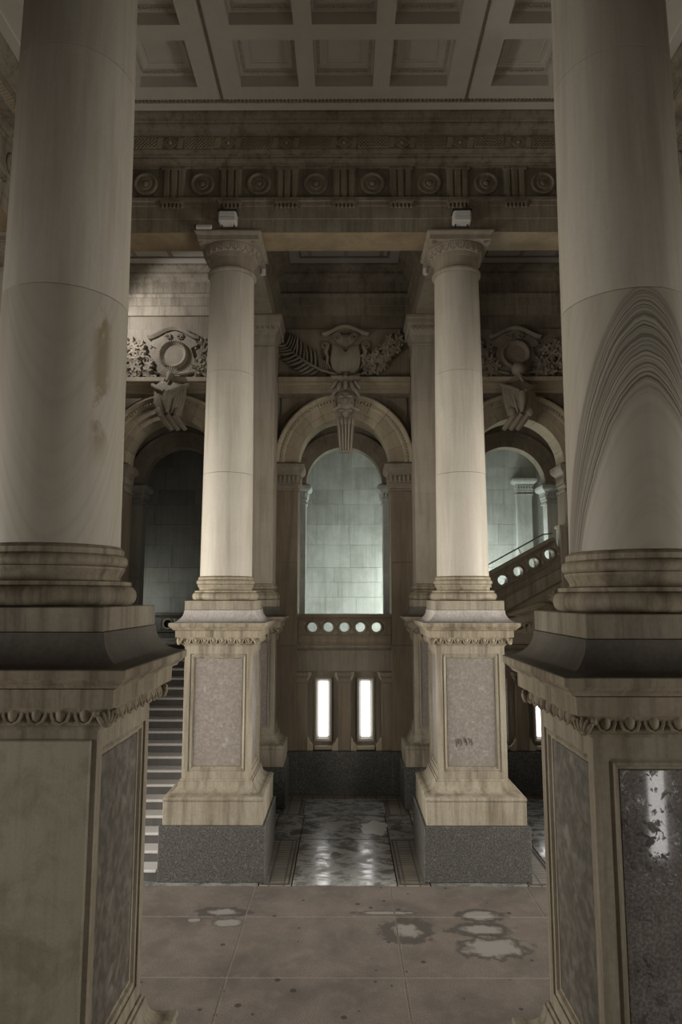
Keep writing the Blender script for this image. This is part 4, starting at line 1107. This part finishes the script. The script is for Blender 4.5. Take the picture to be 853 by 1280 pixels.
def figure_keystone(bx, label, mirror, skull):
    t_ = thing('figure_keystone', label, 'keystone', (bx, 15.0, 7.95))
    m_ = mirror
    # lower scrolls slanting
    for i, dx in enumerate((-.15, 0, .15)):
        MB().tube([(m_ * (dx - .02), -.18, .22), (m_ * (dx + .10), -.15, .05), (m_ * (dx + .22), -.08, -.10)], [.075, .07, .05], 6).build('scroll', 'carved_stone', t_, 50)
    # draped body: faceted hood over a hollow, wings folded
    body = [(0, -.02, .10), (-.24, .0, .25), (-.34, .0, .62), (-.38, -.05, .92), (-.02, -.10, 1.20), (.36, -.05, .92), (.33, .0, .62), (.24, .0, .25), (0, -.30, .30), (-.16, -.30, .45), (-.24, -.34, .85), (0, -.42, .70), (.24, -.34, .85), (.16, -.30, .45), (0, -.20, 1.02)]
    fs = [(0, 1, 9, 8), (0, 8, 13, 7), (1, 2, 9), (2, 10, 9), (2, 3, 10), (3, 4, 14), (3, 14, 10), (4, 5, 14), (5, 12, 14), (5, 6, 12), (6, 13, 12), (6, 7, 13), (8, 9, 11), (8, 11, 13), (9, 10, 11), (13, 11, 12), (10, 14, 11), (12, 11, 14), (0, 7, 6, 5, 4, 3, 2, 1)]
    bo = MB().add(body, fs)
    bo.build('draped_body', 'carved_stone', t_)
    for s in (-1, 1):
        MB().tube([(s * .40, -.12, .93), (s * .24, -.34, .80), (s * .06, -.42, .70)], [.045, .05, .04], 7).build('hood_fold', 'carved_stone', t_, 60)
        for k_ in range(4):
            MB().tube([(s * (.32 - .04 * k_), -.14 - .05 * k_, .80 - .03 * k_), (s * (.30 - .05 * k_), -.20 - .04 * k_, .50), (s * (.20 - .04 * k_), -.20 - .02 * k_, .25)], [.035, .04, .02], 6).build('drapery_fold', 'carved_stone', t_, 60)
        MB().ball((s * .2, -.24, .28), (.09, .08, .11), 8, 6).build('claw', 'carved_stone', t_, 60)
    MB().tube([(0, -.36, .68), (0, -.38, .45), (.0, -.33, .25)], [.10, .085, .03], 8).build('chest', 'carved_stone', t_, 60)
    if skull:
        MB().ball((0, -.16, 1.28), (.16, .17, .16), 14, 10).build('head', 'carved_stone', t_, 60)
    else:
        hd = MB()
        for i in range(13):
            a = PI * i / 12; hd.tube([(0, -.16, 1.12), (.22 * math.cos(a), -.18, 1.12 + .22 * math.sin(a))], [.03, .02], 5)
        hd.ball((0, -.18, 1.14), (.09, .09, .09), 10, 7)
        hd.build('shell_crest', 'carved_stone', t_, 60)
    MB().tube([(0, -.22, 1.14), (-.03 * m_, -.34, .95)], [.05, .035], 7).build('neck', 'carved_stone', t_, 60)
figure_keystone(-3.92, 'hooded winged-figure keystone with a shell crest, above the step bay arch', 1, False)
figure_keystone(3.92, 'hooded winged-figure keystone with a round ball head, above the sloping balustrade', -1, True)

# reclining carved figure in the spandrel below the sloping balustrade
rf = thing('carved_figure', 'carved group of draped figure and head in the corner below the sloping balustrade', 'sculpture', (4.13, 15.19, 3.30))
bd = MB()
for p, r_ in (([(.44, -.08, .62), (.30, -.10, .52), (.05, -.12, .42), (-.30, -.10, .34), (-.75, -.06, .24)], [.10, .15, .17, .14, .06]), ([(.34, -.14, .60), (.10, -.18, .66), (-.20, -.16, .56), (-.55, -.10, .46)], [.07, .08, .07, .04]), ([(.25, -.13, .45), (.0, -.18, .25), (-.2, -.16, .10)], [.12, .12, .07])):
    bd.tube(p, r_, 10)
bd.build('body', 'arch_stone', rf, 70)
hd = MB().ball((.47, -.16, .80), (.095, .11, .125), 14, 10); hd.ball((.46, -.27, .79), (.02, .03, .03), 8, 6)
for s_ in (-1, 1): hd.ball((.465 + s_ * .04, -.255, .83), (.028, .02, .014), 8, 5)
hd.build('head', 'arch_stone', rf, 70)
rn = random.Random(9)
for k_ in range(11):
    u = k_ / 10
    a = Vector((.36 - .1 * u, -.20, .66 - .42 * u)); d_ = Vector((-.62 - .25 * rn.random(), .06, -.10 - .22 * u + .06 * rn.random()))
    pts_ = [a + d_ * t_ + Vector((0, -.06 * math.sin(PI * t_), .07 * math.sin(PI * t_ * 1.6 + k_))) for t_ in (0, .2, .4, .6, .8, 1)]
    MB().tube(pts_, [.016, .032, .036, .03, .024, .008], 6).build('drapery_fold', 'arch_stone', rf, 60)
for k_ in range(5):
    MB().tube([(.30 - .1 * k_, -.22, .42 - .03 * k_), (.22 - .12 * k_, -.27, .26), (.20 - .10 * k_, -.20, .06)], [.02, .034, .02], 6).build('drapery_fold', 'arch_stone', rf, 60)
for i in range(7):
    a = 2 * PI * i / 7; MB().ball((.47 + .095 * math.cos(a), -.13, .84 + .11 * math.sin(a)), (.045, .06, .045), 8, 6).build('curl', 'arch_stone', rf, 60)
MB().tube([(.48, -.08, .98), (.60, -.08, 1.06), (.70, -.08, 1.0)], [.03, .025, .01], 6).build('leaf_tip', 'arch_stone', rf, 60)

# ------------------------------------------------------------------ floodlights and small fittings
def floodlight(x, label):
    f_ = thing('floodlight', label, 'lamp', (x, 10.72, 10.27))
    MB().tube([(-.10, .02, .0), (-.10, .0, .10)], .012, 6).build('bracket', 'dark_metal', f_); MB().tube([(.10, .02, .0), (.10, .0, .10)], .012, 6).build('bracket', 'dark_metal', f_)
    MB().cbox(-.15, .15, -.10, .08, .05, .24, .02).build('housing', 'white_enamel', f_)
    MB().cbox(-.13, .13, -.115, -.095, .14, .23, .005).build('lens', 'lamp_glass', f_)
    MB().cbox(-.13, .13, -.115, -.095, .06, .13, .005).build('lens', 'lamp_glass', f_)
    MB().cbox(-.16, .16, -.12, .09, .242, .262, .006).build('visor', 'dark_metal', f_)
    return f_
floodlight(-COLX + .02, 'white twin floodlight on top of the capital beside the step bay')
floodlight(COLX + .0, 'white twin floodlight on top of the capital beside the sloping balustrade bay')
tl = tag(MB().cbox(-2.49, -2.22, 10.72, 10.78, 10.27, 10.33, .01).build('tube_light', 'white_enamel'), 'small white tube light lying on the capital beside the step bay', 'lamp')
MB().cbox(-2.5, -2.48, 10.715, 10.785, 10.268, 10.335, .004).build('end_cap', 'dark_metal', tl)
for s in (-1, 1):
    nm = 'step bay' if s < 0 else 'sloping balustrade'
    w_ = thing('wall_bulb', 'small white lamp fixed to the beam beside the column near the ' + nm, 'lamp', (s * 1.50, 11.92, 10.02))
    MB().lathe([(.02, .0), (.05, .01), (.055, .09), (.05, .16), (.03, .18)], 14).build('glass', 'white_enamel', w_, 40)
    MB().lathe([(.04, .18), (.045, .19), (.045, .27)], 12).build('socket', 'dark_metal', w_)
    MB().tube([(0, 0, .26), (-s * -.06, 0, .27)], .02, 6).build('arm', 'dark_metal', w_)
# aisle floodlight high up that picks out the carving of the step bay
fl = thing('aisle_floodlight', 'floodlight bracketed high on the corner column over the step bay', 'lamp', (-5.36, 13.75, 10.45))
MB().cbox(-.12, .12, -.12, .12, -.1, .1, .02).build('housing', 'dark_metal', fl)
MB().box(-.13, -.10, -.05, .05, -.05, .15).build('bracket', 'dark_metal', fl)
sd = bpy.data.lights.new('aisle_flood', 'SPOT'); sd.energy = 150; sd.color = (1, .98, .96); sd.spot_size = R(120); sd.spot_blend = .6; sd.shadow_soft_size = .12
so = bpy.data.objects.new('aisle_flood', sd); C.objects.link(so); so.location = (-5.15, 13.85, 10.45)
so.rotation_euler = (Vector((-3.9, 15.2, 10.1)) - so.location).to_track_quat('-Z', 'Y').to_euler()

# ------------------------------------------------------------------ opposite wall (behind the viewpoint) and aisle ends
om = MB()
for bx in (-3.92, 0, 3.92): arch_hole(om, bx, 1.15, 1.15, SPR, 3.08, 12.0, -.6, -.15, 1.96, 16)
wf = struct(om.build('wall_front', 'wall_stone'), 'opposite arcaded wall of the hall')
MB().box(-6.0, 6.0, -.6, -.2, 0, 3.08).build('lower_wall', 'wall_stone', wf)
for x in (-3.65, 3.65, 4.5, -4.5): slit_window(x, -.02, 1.06, 2.40, -1)
for s, nm in ((-1, 'left'), (1, 'right')):
    struct(MB().box(s * 6.45 - .12, s * 6.45 + .12, 11.0, 15.7, 0, 12.1).build('wall_' + nm, 'wall_stone'), 'end wall of the aisle')
    MBx = MB().box(s * 6.6 - .3, s * 6.6 + .3, 4.6, 11.0, 5.9, 12.5).build('wall_head_' + nm, 'wall_stone')  # added out of view, its lower edge cuts daylight off the upper columns
    MB().box(s * 6.6 - .3, s * 6.6 + .3, -.6, 4.6, 4.7, 12.5).build('aisle_shade_head', 'wall_stone', MBx)  # hangs lower to shade the near column tops
    struct(MBx, 'added unseen wall over the open end, shades the column tops')
MB().box(-6.3, 6.3, -.2, 4.2, 12.0, 12.3).build('aisle_slab', 'aisle_ceiling', tr2)
tag(mk.build('chalk_scribble', 'dark_stone'), 'dark scribbled marks on the panel of the pedestal by the sloping balustrade bay', 'graffiti')
